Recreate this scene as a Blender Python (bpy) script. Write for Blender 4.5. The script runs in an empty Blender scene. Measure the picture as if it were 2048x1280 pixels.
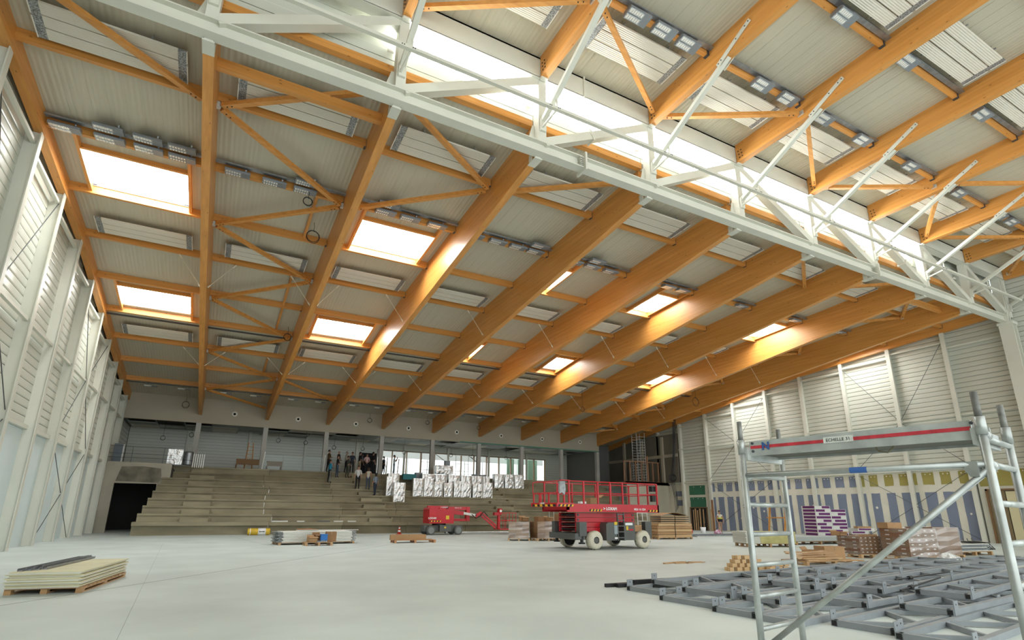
import bpy, math, random
from mathutils import Vector, Matrix
random.seed(7)
SKY_STRENGTH, EXPOSURE, OPAL_STRENGTH, CLER_STRENGTH = 1.3, 0.95, 12.0, 18.0
SC = bpy.context.scene
COL = SC.collection
# ---------------------------------------------------------------- camera, sky, exposure
F_PX, YAW, PITCH, ROLL, CAM_H, SHIFT = 1083.1, 0.49285, 0.27070, 0.00942, 1.5, 82.98
def cam_axes():
    f = Vector((math.sin(YAW)*math.cos(PITCH), math.cos(YAW)*math.cos(PITCH), math.sin(PITCH)))
    r = Vector((math.cos(YAW), -math.sin(YAW), 0)); u = r.cross(f)
    c, s = math.cos(ROLL), math.sin(ROLL)
    return c*r+s*u, -s*r+c*u, f
CR, CU, CF = cam_axes()
cam_d = bpy.data.cameras.new('camera'); cam = bpy.data.objects.new('camera', cam_d); COL.objects.link(cam)
cam.matrix_world = Matrix(((CR.x, CU.x, -CF.x, 0), (CR.y, CU.y, -CF.y, 0), (CR.z, CU.z, -CF.z, CAM_H), (0, 0, 0, 1)))
cam_d.sensor_width = 36; cam_d.lens = 36*F_PX/2048; cam_d.shift_y = SHIFT/2048; cam_d.clip_start = .05; cam_d.clip_end = 300
SC.camera = cam
w = bpy.data.worlds.new('overcast_sky'); SC.world = w; w.use_nodes = True
bg = w.node_tree.nodes['Background']; bg.inputs[0].default_value = (.91, .98, .98, 1); bg.inputs[1].default_value = SKY_STRENGTH
SC.view_settings.view_transform = 'Standard'; SC.view_settings.look = 'None'
SC.view_settings.gamma = 1; SC.view_settings.use_curve_mapping = False
SC.view_settings.exposure = EXPOSURE
def pix(P):
    q = Vector(P)-Vector((0, 0, CAM_H)); z = q.dot(CF)
    if z < .1: return None
    return 1024+F_PX*q.dot(CR)/z, 640+SHIFT-F_PX*q.dot(CU)/z
def inview(P, m=40):
    p = pix(P); return p is not None and -m < p[0] < 2048+m and -m < p[1] < 1280+m
# ---------------------------------------------------------------- materials
MATS = {}
def mat(name, col, rough=.6, metal=0., var=0., scale=(1, 1, 1), bump=0., col2=None, emit=0., spec=.5, bscale=None, detail=4, lines=None):
    if name in MATS: return MATS[name]
    m = bpy.data.materials.new(name); m.use_nodes = True; nt = m.node_tree; N = nt.nodes; L = nt.links
    p = N['Principled BSDF']; p.inputs['Base Color'].default_value = (*col, 1); p.inputs['Roughness'].default_value = rough
    p.inputs['Metallic'].default_value = metal; p.inputs['Specular IOR Level'].default_value = spec
    if emit:
        p.inputs['Emission Color'].default_value = (*col, 1); p.inputs['Emission Strength'].default_value = emit
    if var or bump or col2:
        tc = N.new('ShaderNodeTexCoord'); mp = N.new('ShaderNodeMapping'); mp.inputs['Scale'].default_value = scale
        L.new(tc.outputs['Object'], mp.inputs[0])
        nz = N.new('ShaderNodeTexNoise'); nz.inputs['Scale'].default_value = 1; nz.inputs['Detail'].default_value = detail
        L.new(mp.outputs[0], nz.inputs[0])
        cr = N.new('ShaderNodeValToRGB'); a = cr.color_ramp
        c2 = col2 or tuple(c*(1-var) for c in col); c1 = col if col2 else tuple(min(1, c*(1+var)) for c in col)
        a.elements[0].position = .36; a.elements[0].color = (*c2, 1); a.elements[1].position = .66; a.elements[1].color = (*c1, 1)
        L.new(nz.outputs[0], cr.inputs[0]); L.new(cr.outputs[0], p.inputs['Base Color'])
        if bump:
            b = N.new('ShaderNodeBump'); b.inputs['Strength'].default_value = bump; b.inputs['Distance'].default_value = .01
            if lines:
                wv = N.new('ShaderNodeTexWave'); wv.bands_direction = lines[0]; wv.inputs['Scale'].default_value = lines[1]
                wv.inputs['Distortion'].default_value = 0
                L.new(tc.outputs['Object'], wv.inputs[0]); L.new(wv.outputs[0], b.inputs['Height']); b.inputs['Distance'].default_value = lines[2]
            else: L.new(nz.outputs[0], b.inputs['Height'])
            L.new(b.outputs[0], p.inputs['Normal'])
    MATS[name] = m; return m
def wood(name, axis, c1, c2, knots=True):
    if name in MATS: return MATS[name]
    m = bpy.data.materials.new(name); m.use_nodes = True; nt = m.node_tree; N = nt.nodes; L = nt.links
    p = N['Principled BSDF']; p.inputs['Roughness'].default_value = .38
    tc = N.new('ShaderNodeTexCoord'); mp = N.new('ShaderNodeMapping')
    s = [9., 9., 9.]; s['xyz'.index(axis)] = .35; mp.inputs['Scale'].default_value = s
    L.new(tc.outputs['Object'], mp.inputs[0])
    nz = N.new('ShaderNodeTexNoise'); nz.inputs['Scale'].default_value = 1; nz.inputs['Detail'].default_value = 5; L.new(mp.outputs[0], nz.inputs[0])
    cr = N.new('ShaderNodeValToRGB'); cr.color_ramp.elements[0].position = .3; cr.color_ramp.elements[1].position = .72
    cr.color_ramp.elements[0].color = (*c2, 1); cr.color_ramp.elements[1].color = (*c1, 1); L.new(nz.outputs[0], cr.inputs[0])
    out = cr.outputs[0]
    if knots:
        m2 = N.new('ShaderNodeMapping'); s2 = [5.5, 5.5, 5.5]; s2['xyz'.index(axis)] = 2.2; m2.inputs['Scale'].default_value = s2; L.new(tc.outputs['Object'], m2.inputs[0])
        v = N.new('ShaderNodeTexVoronoi'); v.inputs['Scale'].default_value = 1; L.new(m2.outputs[0], v.inputs[0])
        c3 = N.new('ShaderNodeValToRGB'); c3.color_ramp.elements[0].position = .05; c3.color_ramp.elements[1].position = .12
        c3.color_ramp.elements[0].color = (.45, .38, .3, 1); c3.color_ramp.elements[1].color = (1, 1, 1, 1); L.new(v.outputs['Distance'], c3.inputs[0])
        mx = N.new('ShaderNodeMix'); mx.data_type = 'RGBA'; mx.blend_type = 'MULTIPLY'; mx.inputs[0].default_value = 1
        L.new(out, mx.inputs[6]); L.new(c3.outputs[0], mx.inputs[7]); out = mx.outputs[2]
    L.new(out, p.inputs['Base Color'])
    MATS[name] = m; return m
def glass(name, tint=(1, 1, 1), gloss=.08):
    if name in MATS: return MATS[name]
    m = bpy.data.materials.new(name); m.use_nodes = True; nt = m.node_tree; N = nt.nodes; L = nt.links
    N.remove(N['Principled BSDF']); t = N.new('ShaderNodeBsdfTransparent'); t.inputs[0].default_value = (*tint, 1)
    g = N.new('ShaderNodeBsdfGlossy'); g.inputs['Roughness'].default_value = .05; mx = N.new('ShaderNodeMixShader'); mx.inputs[0].default_value = gloss
    L.new(t.outputs[0], mx.inputs[1]); L.new(g.outputs[0], mx.inputs[2]); L.new(mx.outputs[0], N['Material Output'].inputs[0])
    MATS[name] = m; return m
def emitter(name, col, s):
    m = bpy.data.materials.new(name); m.use_nodes = True; nt = m.node_tree; N = nt.nodes; L = nt.links
    N.remove(N['Principled BSDF']); e = N.new('ShaderNodeEmission'); e.inputs[0].default_value = (*col, 1); e.inputs[1].default_value = s
    L.new(e.outputs[0], N['Material Output'].inputs[0]); MATS[name] = m; return m
OAK = ((.73, .335, .085), (.55, .235, .048))
WY = wood('glulam_along_y', 'y', *OAK); WX = wood('timber_along_x', 'x', *OAK); WZ = wood('timber_upright', 'z', *OAK)
PALLET = wood('pallet_wood', 'x', (.52, .32, .15), (.36, .20, .09), False)
PALE = wood('pale_wood', 'x', (.62, .42, .22), (.48, .30, .15), False)
STEEL = mat('cream_painted_steel', (.66, .655, .57), .42, var=.04, scale=(.7, .7, .7))
GALV = mat('galvanised_steel', (.33, .35, .37), .42, .75, var=.15, scale=(6, 6, 6))
GREYBOX = mat('grey_housing', (.24, .26, .28), .5, .2)
DARK = mat('black_plastic', (.012, .012, .013), .5)
DECK = mat('pale_steel_decking', (.53, .495, .385), .38, var=.02, scale=(.5, .2, .5), bump=.6, lines=('X', 2.2, .012))
DECKTOP = mat('roof_build_up', (.25, .24, .22), .9)
CLAD = mat('cream_wall_cladding', (.60, .61, .535), .33, var=.03, scale=(.3, .3, .3))
CLADJ = mat('cladding_joint', (.22, .22, .195), .8)
BOARD = mat('white_plaster_board', (.62, .71, .715), .75, var=.03, scale=(.5, .5, .5))
PANEL = mat('cream_heating_panel', (.72, .68, .58), .5, bump=.8, var=.01, lines=('Y', 5.2, .01))
PERF = mat('perforated_end_sheet', (.30, .31, .31), .5, .5, var=.4, scale=(30, 30, 30), detail=0)
FLOOR = mat('power_floated_concrete', (.555, .61, .585), .5, var=.08, scale=(.55, .55, .55), detail=9)
CONC = mat('precast_concrete', (.26, .225, .145), .8, var=.22, scale=(.5, 1.2, 1.2), detail=8)
PLASTER = mat('grey_plaster', (.42, .375, .29), .85, var=.04, scale=(.4, .4, .4))
# ---------------------------------------------------------------- mesh helpers
class MB:
    def __init__(s): s.v = []; s.f = []
    def add(s, vs, fs):
        n = len(s.v); s.v += [tuple(v) for v in vs]; s.f += [tuple(i+n for i in f) for f in fs]; return s
    def box(s, x0, y0, z0, x1, y1, z1):
        return s.add([(x0, y0, z0), (x1, y0, z0), (x1, y1, z0), (x0, y1, z0), (x0, y0, z1), (x1, y0, z1), (x1, y1, z1), (x0, y1, z1)],
                     [(0, 3, 2, 1), (4, 5, 6, 7), (0, 1, 5, 4), (1, 2, 6, 5), (2, 3, 7, 6), (3, 0, 4, 7)])
    def cbox(s, c, d): return s.box(c[0]-d[0]/2, c[1]-d[1]/2, c[2]-d[2]/2, c[0]+d[0]/2, c[1]+d[1]/2, c[2]+d[2]/2)
    def prism(s, poly, axis, a, b):
        """poly: 2D points in the other two axes (order yz, xz, xy)."""
        def P(p, t): return {'x': (t, p[0], p[1]), 'y': (p[0], t, p[1]), 'z': (p[0], p[1], t)}[axis]
        n = len(poly); return s.add([P(p, a) for p in poly]+[P(p, b) for p in poly],
            [tuple(range(n-1, -1, -1)), tuple(range(n, 2*n))]+[(i, (i+1) % n, (i+1) % n+n, i+n) for i in range(n)])
    def bar(s, p, q, w, h, up=(0, 0, 1)):
        p, q = Vector(p), Vector(q); d = (q-p).normalized(); up = Vector(up); x = d.cross(up)
        if x.length < 1e-4: x = d.cross(Vector((0, 1, 0)))
        x.normalize(); y = x.cross(d)
        c = [x*w/2*a+y*h/2*e for a, e in ((-1, -1), (1, -1), (1, 1), (-1, 1))]
        return s.add([p+k for k in c]+[q+k for k in c], [(3, 2, 1, 0), (4, 5, 6, 7)]+[(i, (i+1) % 4, (i+1) % 4+4, i+4) for i in range(4)])
    def cyl(s, p, q, r, n=10, r2=None):
        p, q = Vector(p), Vector(q); d = (q-p).normalized(); x = d.cross(Vector((0, 0, 1)))
        if x.length < 1e-4: x = Vector((1, 0, 0))
        x.normalize(); y = d.cross(x); r2 = r if r2 is None else r2
        A = [(math.cos(2*math.pi*i/n), math.sin(2*math.pi*i/n)) for i in range(n)]
        return s.add([p+x*r*c+y*r*e for c, e in A]+[q+x*r2*c+y*r2*e for c, e in A],
                     [tuple(range(n-1, -1, -1)), tuple(range(n, 2*n))]+[(i, (i+1) % n, (i+1) % n+n, i+n) for i in range(n)])
    def path(s, pts, r, n=5):
        pts = [Vector(p) for p in pts]; rings = []
        for i, p in enumerate(pts):
            d = (pts[min(i+1, len(pts)-1)]-pts[max(i-1, 0)]).normalized(); x = d.cross(Vector((.13, .21, .97)))
            if x.length < 1e-3: x = d.cross(Vector((1, 0, 0)))
            x.normalize(); y = d.cross(x)
            rings.append([p+x*r*math.cos(2*math.pi*k/n)+y*r*math.sin(2*math.pi*k/n) for k in range(n)])
        vs = [v for R in rings for v in R]; m = len(pts)
        return s.add(vs, [(j*n+k, j*n+(k+1) % n, (j+1)*n+(k+1) % n, (j+1)*n+k) for j in range(m-1) for k in range(n)]+[tuple(range(n-1, -1, -1)), tuple(range((m-1)*n, m*n))])
    def lathe(s, prof, c=(0, 0, 0), n=16, axis='z'):
        def P(r, h, a):
            x, y = r*math.cos(a), r*math.sin(a)
            v = {'z': (x, y, h), 'y': (x, h, y), 'x': (h, x, y)}[axis]; return tuple(v[i]+c[i] for i in range(3))
        vs = [P(r, h, 2*math.pi*k/n) for r, h in prof for k in range(n)]; m = len(prof)
        return s.add(vs, [(j*n+k, j*n+(k+1) % n, (j+1)*n+(k+1) % n, (j+1)*n+k) for j in range(m-1) for k in range(n)]+[tuple(range(n-1, -1, -1)), tuple(range((m-1)*n, m*n))])
    def mesh(s, name, m, off=(0, 0, 0), smooth=False):
        me = bpy.data.meshes.new(name); me.from_pydata([(v[0]-off[0], v[1]-off[1], v[2]-off[2]) for v in s.v], [], s.f)
        for k in (m if isinstance(m, (list, tuple)) else [m]): me.materials.append(k)
        if smooth: me.polygons.foreach_set('use_smooth', [True]*len(me.polygons))
        me.update(); return me
def link(name, me, parent=None, loc=(0, 0, 0), rz=0., label=None, kind=None):
    o = bpy.data.objects.new(name, me); COL.objects.link(o); o.parent = parent; o.location = loc
    if rz: o.rotation_euler = (0, 0, rz)
    if label: o['label'] = label
    if kind: o['kind'] = kind
    return o
def root_off(parent):
    off = Vector((0, 0, 0))
    while parent: off += parent.location; parent = parent.parent
    return off
def obj(name, mb, m, parent=None, label=None, kind=None, smooth=False, world=False):
    """one mesh object; world=True: the builder holds world coordinates (parents unrotated)."""
    off = root_off(parent) if world else (0, 0, 0)
    if world and parent is None:
        xs = list(zip(*mb.v)); off = ((min(xs[0])+max(xs[0]))/2, (min(xs[1])+max(xs[1]))/2, min(xs[2]))
        return link(name, mb.mesh(name, m, off, smooth), None, off, 0, label, kind)
    return link(name, mb.mesh(name, m, off, smooth), parent, (0, 0, 0), 0, label, kind)
def thing(name, label, cat, loc=(0, 0, 0), rz=0., group=None):
    o = bpy.data.objects.new(name, None); COL.objects.link(o); o.location = loc; o.rotation_euler = (0, 0, rz); o.empty_display_size = .2
    o['label'] = label; o['category'] = cat
    if group: o['group'] = group
    return o
def tag(o, label, cat, group=None):
    o['label'] = label; o['category'] = cat
    if group: o['group'] = group
    return o
def dup(r, loc, rz=None, label=None):
    c = r.copy(); COL.objects.link(c); c.location = loc
    if rz is not None: c.rotation_euler = (0, 0, rz)
    if label: c['label'] = label
    for ch in list(r.children):
        k = ch.copy(); COL.objects.link(k); k.parent = c
        for g in list(ch.children):
            d = g.copy(); COL.objects.link(d); d.parent = k
    return c
ORD = ['first', 'second', 'third', 'fourth', 'fifth', 'sixth', 'seventh', 'eighth', 'ninth', 'tenth', 'eleventh', 'twelfth', 'thirteenth', 'fourteenth', 'fifteenth', 'sixteenth', 'seventeenth', 'eighteenth']
def struct(name, mb, m, label=None):
    o = link(name, mb.mesh(name, m) if mb else None, None, (0, 0, 0), 0, label, 'structure'); return o
def text(body, size, m, parent, loc, rot, name='lettering', ext=.002, bold=0.):
    c = bpy.data.curves.new(name, 'FONT'); c.body = body; c.size = size; c.extrude = ext; c.align_x = 'CENTER'; c.align_y = 'CENTER'; c.offset = bold; c.resolution_u = 2
    t = bpy.data.objects.new(name, c); COL.objects.link(t); me = bpy.data.meshes.new_from_object(t.evaluated_get(bpy.context.evaluated_depsgraph_get())); bpy.data.objects.remove(t)
    me.materials.clear(); me.materials.append(m); o = link(name, me, parent, loc); o.rotation_euler = rot; return o

# ---------------------------------------------------------------- grid of the hall
X0, BAY, BW = -1.65, 4.6266, .25
def XB(k): return X0+k*BAY
XL, XR = -6.05, 40.0                     # inner flanges of the wall columns
WL, WR = -6.50, 40.45                    # cladding planes
YK, YT, YBK = 26.2, 13.11, 46.6          # roof kink, upper end of beams, bulkhead
YF = -6.0                                # hall goes on behind the camera, left open there
PUR = [16.0, 19.4, 22.8, 26.2, 29.6, 33.0, 36.4, 39.8, 43.2]
COLY = [-0.6, 2.75, 6.1, 9.4, 12.75, 16.1, 19.45, 22.8, 26.15, 29.45, 32.8, 36.1, 39.4, 42.5, 45.6]
def Zd(y): return 12.66+(YK-y)*.0765 if y < YK else 12.66-(y-YK)*.152
def Zb(y): return 12.35-(y-YT)*.1211
def Zu(y): return 15.95+(12.36-y)*.025
def Zub(y): return 15.14+(12.38-y)*.014
BAYN = {-1: 'first', 0: 'second', 1: 'third', 2: 'fourth', 3: 'fifth', 4: 'sixth', 5: 'seventh', 6: 'eighth', 7: 'ninth', 8: 'tenth'}
SKY = {-1: (-5.38, -2.20), 1: (3.88, 7.08), 3: (12.75, 14.26), 4: (19.75, 21.3), 6: (27.5, 30.6), 8: (36.3, 39.3)}  # last bay's roof light is added as a mirror of the first, unseen
SKYY = [(20.45, 22.68), (30.5, 32.65)]
# ---- floor
fl = struct('floor', MB().box(-7.2, YF, -.3, 41.5, 56, 0), FLOOR, 'pale grey concrete floor of the hall')
JT = mat('floor_saw_cut', (.13, .13, .12), .9)
for p, q, wd in (((-3.6, 10.75), (9.4, 28.1), .013), ((-.7, 7.2), (-1.6, 30), .0025), ((2.6, 26), (1.2, 37), .003), ((9.4, 28.1), (17.5, 38.9), .014)):
    obj('saw_cut', MB().bar((*p, .0005), (*q, .0005), wd, .003), JT, fl)
# ---- lower roof
ce = struct('ceiling', None, None, 'sloping steel deck roof on timber purlins')
def slope_strip(mb, x0, x1, ya, yb, zf, t, kink=YK):
    ys = [ya]+([kink] if kink and ya < kink < yb else [])+[yb]
    poly = [(y, zf(y)) for y in ys]+[(y, zf(y)+t) for y in reversed(ys)]
    return mb.prism(poly, 'x', x0, x1)
cache = {}
def decking(parent, k, zf, y0, y1, holes, kink, top):
    n = 10; x0 = XB(k)+BW/2; w0 = BAY/n
    ed = sorted([x0+i*w0 for i in range(n+1)]+[x for h in holes for x in h[0]])
    for xa, xb in zip(ed[:-1], ed[1:]):
        wd = xb-xa; segs = [(y0, y1)]; hole = False
        for (hx0, hx1), hys in holes:
            if xb > hx0+.02 and xa < hx1-.02:
                ys = [y0]+[v for ab in hys for v in ab]+[y1]; segs = [(ys[j], ys[j+1]) for j in range(0, len(ys), 2)]; hole = True
        for ya, yb in segs:
            key = (ya, yb, zf.__name__, round(wd, 3))
            if key not in cache:
                mb = MB(); g = min(.016, wd*.3); slope_strip(mb, .004, wd-g, ya, yb, zf, .045, kink); slope_strip(mb, wd-g, wd+.004, ya, yb, lambda y: zf(y)+.008, .037, kink)
                cache[key] = mb.mesh('roof_panel', DECK)
            link('roof_panel', cache[key], parent, (xa, 0, 0))
            a_, b_ = (ya+.07 if ya > y0 else ya), (yb-.07 if yb < y1 else yb)
            near = any(abs(xa-h[0][1]) < .01 or abs(xb-h[0][0]) < .01 for h in holes)
            mb = MB(); slope_strip(mb, xa+(.07 if any(abs(xa-h[0][1]) < .01 for h in holes) else 0), xb-(.07 if any(abs(xb-h[0][0]) < .01 for h in holes) else 0), a_, b_, lambda y: zf(y)+.046, .25, kink); top.append(mb)
tops = []
for k in range(-1, 9):
    decking(ce, k, Zd, 13.05, 53.2, [(SKY[k], SKYY)] if k in SKY else [], YK, tops)
tm = MB()
for t in tops: tm.add(t.v, t.f)
slope_strip(tm, -7.2, XB(-1)+BW/2, 13.05, 53.2, lambda y: Zd(y)+.046, .25); slope_strip(tm, XB(9)+BW/2, 41.5, 13.05, 53.2, lambda y: Zd(y)+.046, .25)
obj('roof_build_up', tm, DECKTOP, ce)
# ---- purlins, trimmers, braces, stays
SHOE = mat('dark_joist_hanger', (.10, .11, .12), .5, .6)
pm = {}
for k in range(-1, 9):
    xa, xb = XB(k)+BW, XB(k+1)
    for j, y in enumerate(PUR):
        c = (xa, y, Zd(y))
        if j not in pm:
            L = xb-xa; pm[j] = MB().prism([(-.07, -.30), (.07, -.30), (.07, 0), (-.07, 0)], 'x', 0, L).mesh('purlin', WX)
            pm['s'] = MB().box(L-.012, -.085, -.31, L, .085, -.05).box(L-.07, -.085, -.312, L, .085, -.30).mesh('hanger', SHOE)
        o = link('purlin', pm[j], ce, c)
        if k >= 0 and j < 7: link('hanger', pm['s'], o, (0, 0, 0))
    if k in SKY:
        for ya, yb in SKYY:
            p0 = max(p for p in PUR if p < ya); p1 = min(p for p in PUR if p > yb)
            for x in SKY[k]:
                mb = MB(); slope_strip(mb, x-.05, x+.05, p0+.07, p1-.07, lambda y: Zd(y)-.22, .22, None); obj('trimmer', mb, WY, ce)
            mb = MB(); slope_strip(mb, SKY[k][0], SKY[k][1], ya-.18, ya-.08, lambda y: Zd(y)-.16, .16, None); obj('trimmer', mb, WX, ce)
for k in (0, 7):
    for y0, y1 in (((26.2, 29.6) if k == 0 else (29.6, 33.0)), (19.4, 22.8), (29.6, 33.0), (36.4, 39.8)):
        x = XB(k+1)-.95; mb = MB(); slope_strip(mb, x-.05, x+.05, y0+.07, y1-.07, lambda y: Zd(y)-.2, .2, None); obj('trimmer', mb, WY, ce)
NODE = mat('bolted_node_plate', (.62, .62, .58), .4, .3)
def brace(x0, y0, x1, y1, drop=.43):
    p, q = Vector((x0, y0, Zd(y0)-drop)), Vector((x1, y1, Zd(y1)-drop)); d = (q-p).normalized()
    o = obj('brace', MB().bar(p+d*.12, q-d*.12, .16, .14), wood('timber_diagonal', 'x', *OAK, knots=False), ce)
    for e, s in ((p, 1), (q, -1)):
        for t in (.28, .42): obj('bolt', MB().cyl(e+d*s*t+Vector((0, 0, -.085)), e+d*s*t+Vector((0, 0, -.06)), .022, 6), DARK, o)
def zig(k, first):
    L, R = XB(k)+BW+.05, XB(k+1)-.05; ys = [13.2]+PUR+[46.3]
    for i in range(len(ys)-1):
        a, c = (L, R) if (i+first) % 2 == 0 else (R, L); brace(a, ys[i], c, ys[i+1])
    for i, y in enumerate(ys[1:-1]):
        x = (R+.02) if (i+first) % 2 == 0 else (L-.02)
        obj('node_plate', MB().cyl((x, y-.02, Zd(y)-.5), (x, y-.02, Zd(y)-.34), .09, 8), NODE, ce)
zig(0, 1); zig(7, 0)
brace(XL+.05, 13.2, XB(0)-.05, 16.0); brace(XB(1)+BW+.05, 13.2, XB(2)-.05, 16.0); brace(XB(2)-.05, 16.0, XB(1)+BW+.05, 19.4)
brace(XB(2)+BW+.05, 16.0, XB(3)-.05, 13.2); brace(XB(5)+BW+.05, 13.2, XB(6)-.05, 16.0); brace(XB(6)+BW+.05, 16.0, XB(7)-.05, 13.2)
for k in (1, 7): brace(XB(k+1)-.05, 39.8, XB(k)+BW+.05, 36.4) if k == 7 else brace(XB(k)+BW+.05, 36.4+3.4, XB(k+1)-.05, 43.2)
for k in (0, 7): obj('brace', MB().box(XB(k)+BW, 13.93, 12.68, XB(k+1), 14.11, 12.98), WX, ce)
ROD = mat('pale_stay_rod', (.72, .66, .52), .4)
for k in range(0, 9):
    for y in (26.2, 36.4):
        for sgn, xf in ((-1, XB(k)), (1, XB(k)+BW)):
            a = (xf+sgn*.02, y, Zb(y)+.25); e = (xf+sgn*1.0, y, Zd(y)-.33)
            o = obj('stay_rod', MB().cyl(a, e, .012, 5), ROD, ce)
            va, ve = Vector(a), Vector(e); d = (ve-va).normalized()
            obj('clevis', MB().cyl(va, va+d*.16, .03, 6), ROD, o); obj('clevis', MB().cyl(ve-d*.2, ve, .035, 6), ROD, o)
TRAY = mat('cable_tray', (.09, .095, .10), .5, .6)
for k in range(-1, 8):
    y = 33.2; obj('cable_tray', MB().box(XB(k)+BW, y, Zd(y)-.36, XB(k+1), y+.18, Zd(y)-.31), TRAY, ce)
    y = 43.35; obj('cable_tray', MB().box(XB(k)+BW, y, Zd(y)-.34, XB(k+1), y+.14, Zd(y)-.30), TRAY, ce)
    y = 19.15; obj('cable_tray', MB().box(XB(k)+BW, y-.16, Zd(y)-.16, XB(k+1), y-.02, Zd(y)-.1), GALV, ce)
# ---- skylights (opal panes emit light themselves in place of the sky)
OPAL = emitter('opal_skylight_sheet', (.94, .98, .98), OPAL_STRENGTH)
CURB = mat('white_curb', (.80, .77, .70), .6)
n = 0
for k, (xa, xb) in SKY.items():
    for ya, yb in SKYY:
        n += 1
        z0, z1 = Zd(ya), Zd(yb)
        o = struct('window_%d' % n, MB().add([(xa-.1, ya-.1, z0+.30), (xb+.1, ya-.1, z0+.30), (xb+.1, yb+.1, z1+.30), (xa-.1, yb+.1, z1+.30)], [(0, 1, 2, 3)]), OPAL, 'opal roof light')
        for nm, bx in (('curb', (xa-.06, ya, xa, yb)), ('curb', (xb, ya, xb+.06, yb)), ('curb', (xa, ya-.06, xb, ya)), ('curb', (xa, yb, xb, yb+.06))):
            mb = MB(); slope_strip(mb, bx[0], bx[2], bx[1], bx[3], lambda y: Zd(y)-.01, .32, None); obj('curb', mb, CURB, o)
# ---- main glulam beams
def dapple(): pass
NB = ['wall-side', 'first', 'second', 'third', 'fourth', 'fifth', 'sixth', 'seventh', 'eighth', 'ninth']
for k in range(-1, 10):
    edge = k in (-1, 9)
    if edge:
        prof = [(13.22, Zd(13.22)-.58), (YK, Zd(YK)-.58), (YBK+6, Zd(YBK+6)-.58), (YBK+6, Zd(YBK+6)), (YK, Zd(YK)), (13.22, Zd(13.22))]
    else:
        prof = [(YT, Zb(YT)), (YBK+.2, Zb(YBK+.2)), (YBK+.2, Zd(YBK+.2)), (YK, Zd(YK)), (13.22, Zd(13.22)), (13.22, 12.84), (12.83, 12.84), (12.83, 12.40), (YT, 12.40)]
        prof = [(YT, Zb(YT)), (YBK+.2, Zb(YBK+.2)), (YBK+.2, Zd(YBK+.2)), (YK, Zd(YK)), (YT, Zd(YT))]
    mb = MB().prism(prof, 'x', XB(k), XB(k)+BW)
    lab = ('shallow orange timber edge beam on top of the left wall columns' if k == -1 else 'shallow orange timber edge beam on top of the right wall columns' if k == 9
           else '%s deep glulam roof beam from the left wall, below the truss' % ORD[k])
    o = tag(obj('glulam_beam', mb, WY, None, world=True), lab, 'beam', 'lower roof beams')
# ---- upper roof on the near side of the truss
cu = struct('ceiling_upper', None, None, 'higher steel deck roof on the near side of the truss')
tops = []
for k in range(-1, 9): decking(cu, k, Zu, YF, 12.5, [], None, tops)
tm = MB()
for t in tops: tm.add(t.v, t.f)
tm.box(-7.2, YF, 16.5, XB(-1)+BW/2, 13.3, 16.8).box(XB(9)+BW/2, YF, 16.5, 41.5, 13.3, 16.8).box(-7.2, 12.4, 16.0, 41.5, 13.3, 16.3)
obj('roof_build_up', tm, DECKTOP, cu)
UP = [9.6, 6.7, 3.6, .5]
for k in range(-1, 9):
    for y in UP:
        if not (inview((XB(k)+BAY/2, y, 15.8), 900)): continue
        o = obj('purlin', MB().box(XB(k)+BW, y-.07, Zu(y)-.26, XB(k+1), y+.07, Zu(y)), WX, cu)
        obj('hanger', MB().box(XB(k+1)-.09, y-.085, Zu(y)-.29, XB(k+1), y+.085, Zu(y)-.12), SHOE, o)
        obj('cable_tray', MB().box(XB(k)+BW, y-.27, Zu(y)-.15, XB(k+1), y-.11, Zu(y)-.1), GALV, cu)
def ubrace(a, c):
    p, q = Vector(a), Vector(c); d = (q-p).normalized()
    o = obj('brace', MB().bar(p+d*.1, q-d*.1, .15, .15), wood('timber_diagonal', 'x', *OAK, knots=False), cu)
    for e, s in ((p, 1), (q, -1)):
        for t in (.3, .45): obj('bolt', MB().cyl(e+d*s*t+Vector((0, -.02, -.095)), e+d*s*t+Vector((0, -.02, -.07)), .02, 6), DARK, o)
    obj('node_plate', MB().cbox(q-d*.02, (.05, .22, .16)), NODE, cu)
ZB = 15.42
for a, c in (((XB(1)+BW, 12.2), (XB(2), 9.5)), ((XB(3)-.02, 12.1), (XB(2)+BW, 9.5)), ((XB(3)+BW, 12.15), (XB(4), 9.55)), ((XB(5)-.02, 12.1), (XB(4)+BW, 9.5)),
             ((XB(5)+BW, 12.1), (XB(6), 9.6)), ((XB(7)-.02, 12.1), (XB(6)+BW, 9.5)), ((XB(6)+BW, 9.2), (XB(7), 6.7)), ((XB(7)+BW, 12.1), (XB(8), 9.6)), ((XB(8)+BW, 9.5), (XB(9), 12.1))):
    ubrace((*a, ZB), (*c, ZB))
for k in range(-1, 10):
    prof = [(12.38, Zub(12.38)), (12.38, Zu(12.38)), (YF, Zu(YF)), (YF, Zub(YF))]
    o = obj('glulam_beam', MB().prism(prof, 'x', XB(k), XB(k)+BW), WY, None, world=True)
    tag(o, 'edge timber beam of the high roof over the %s wall' % ('left' if k == -1 else 'right') if k in (-1, 9) else '%s glulam beam of the high roof from the left, on the near side of the truss' % ORD[k], 'beam', 'upper roof beams')
    if 0 <= k <= 8:
        for j in range(2):
            for i in range(3):
                obj('bolt', MB().cyl((XB(k)-.012, 12.22-.13*j+.02*i, 15.3+.15*i), (XB(k)+.02, 12.22-.13*j+.02*i, 15.3+.15*i), .028, 6), DARK, o, world=True)
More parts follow.
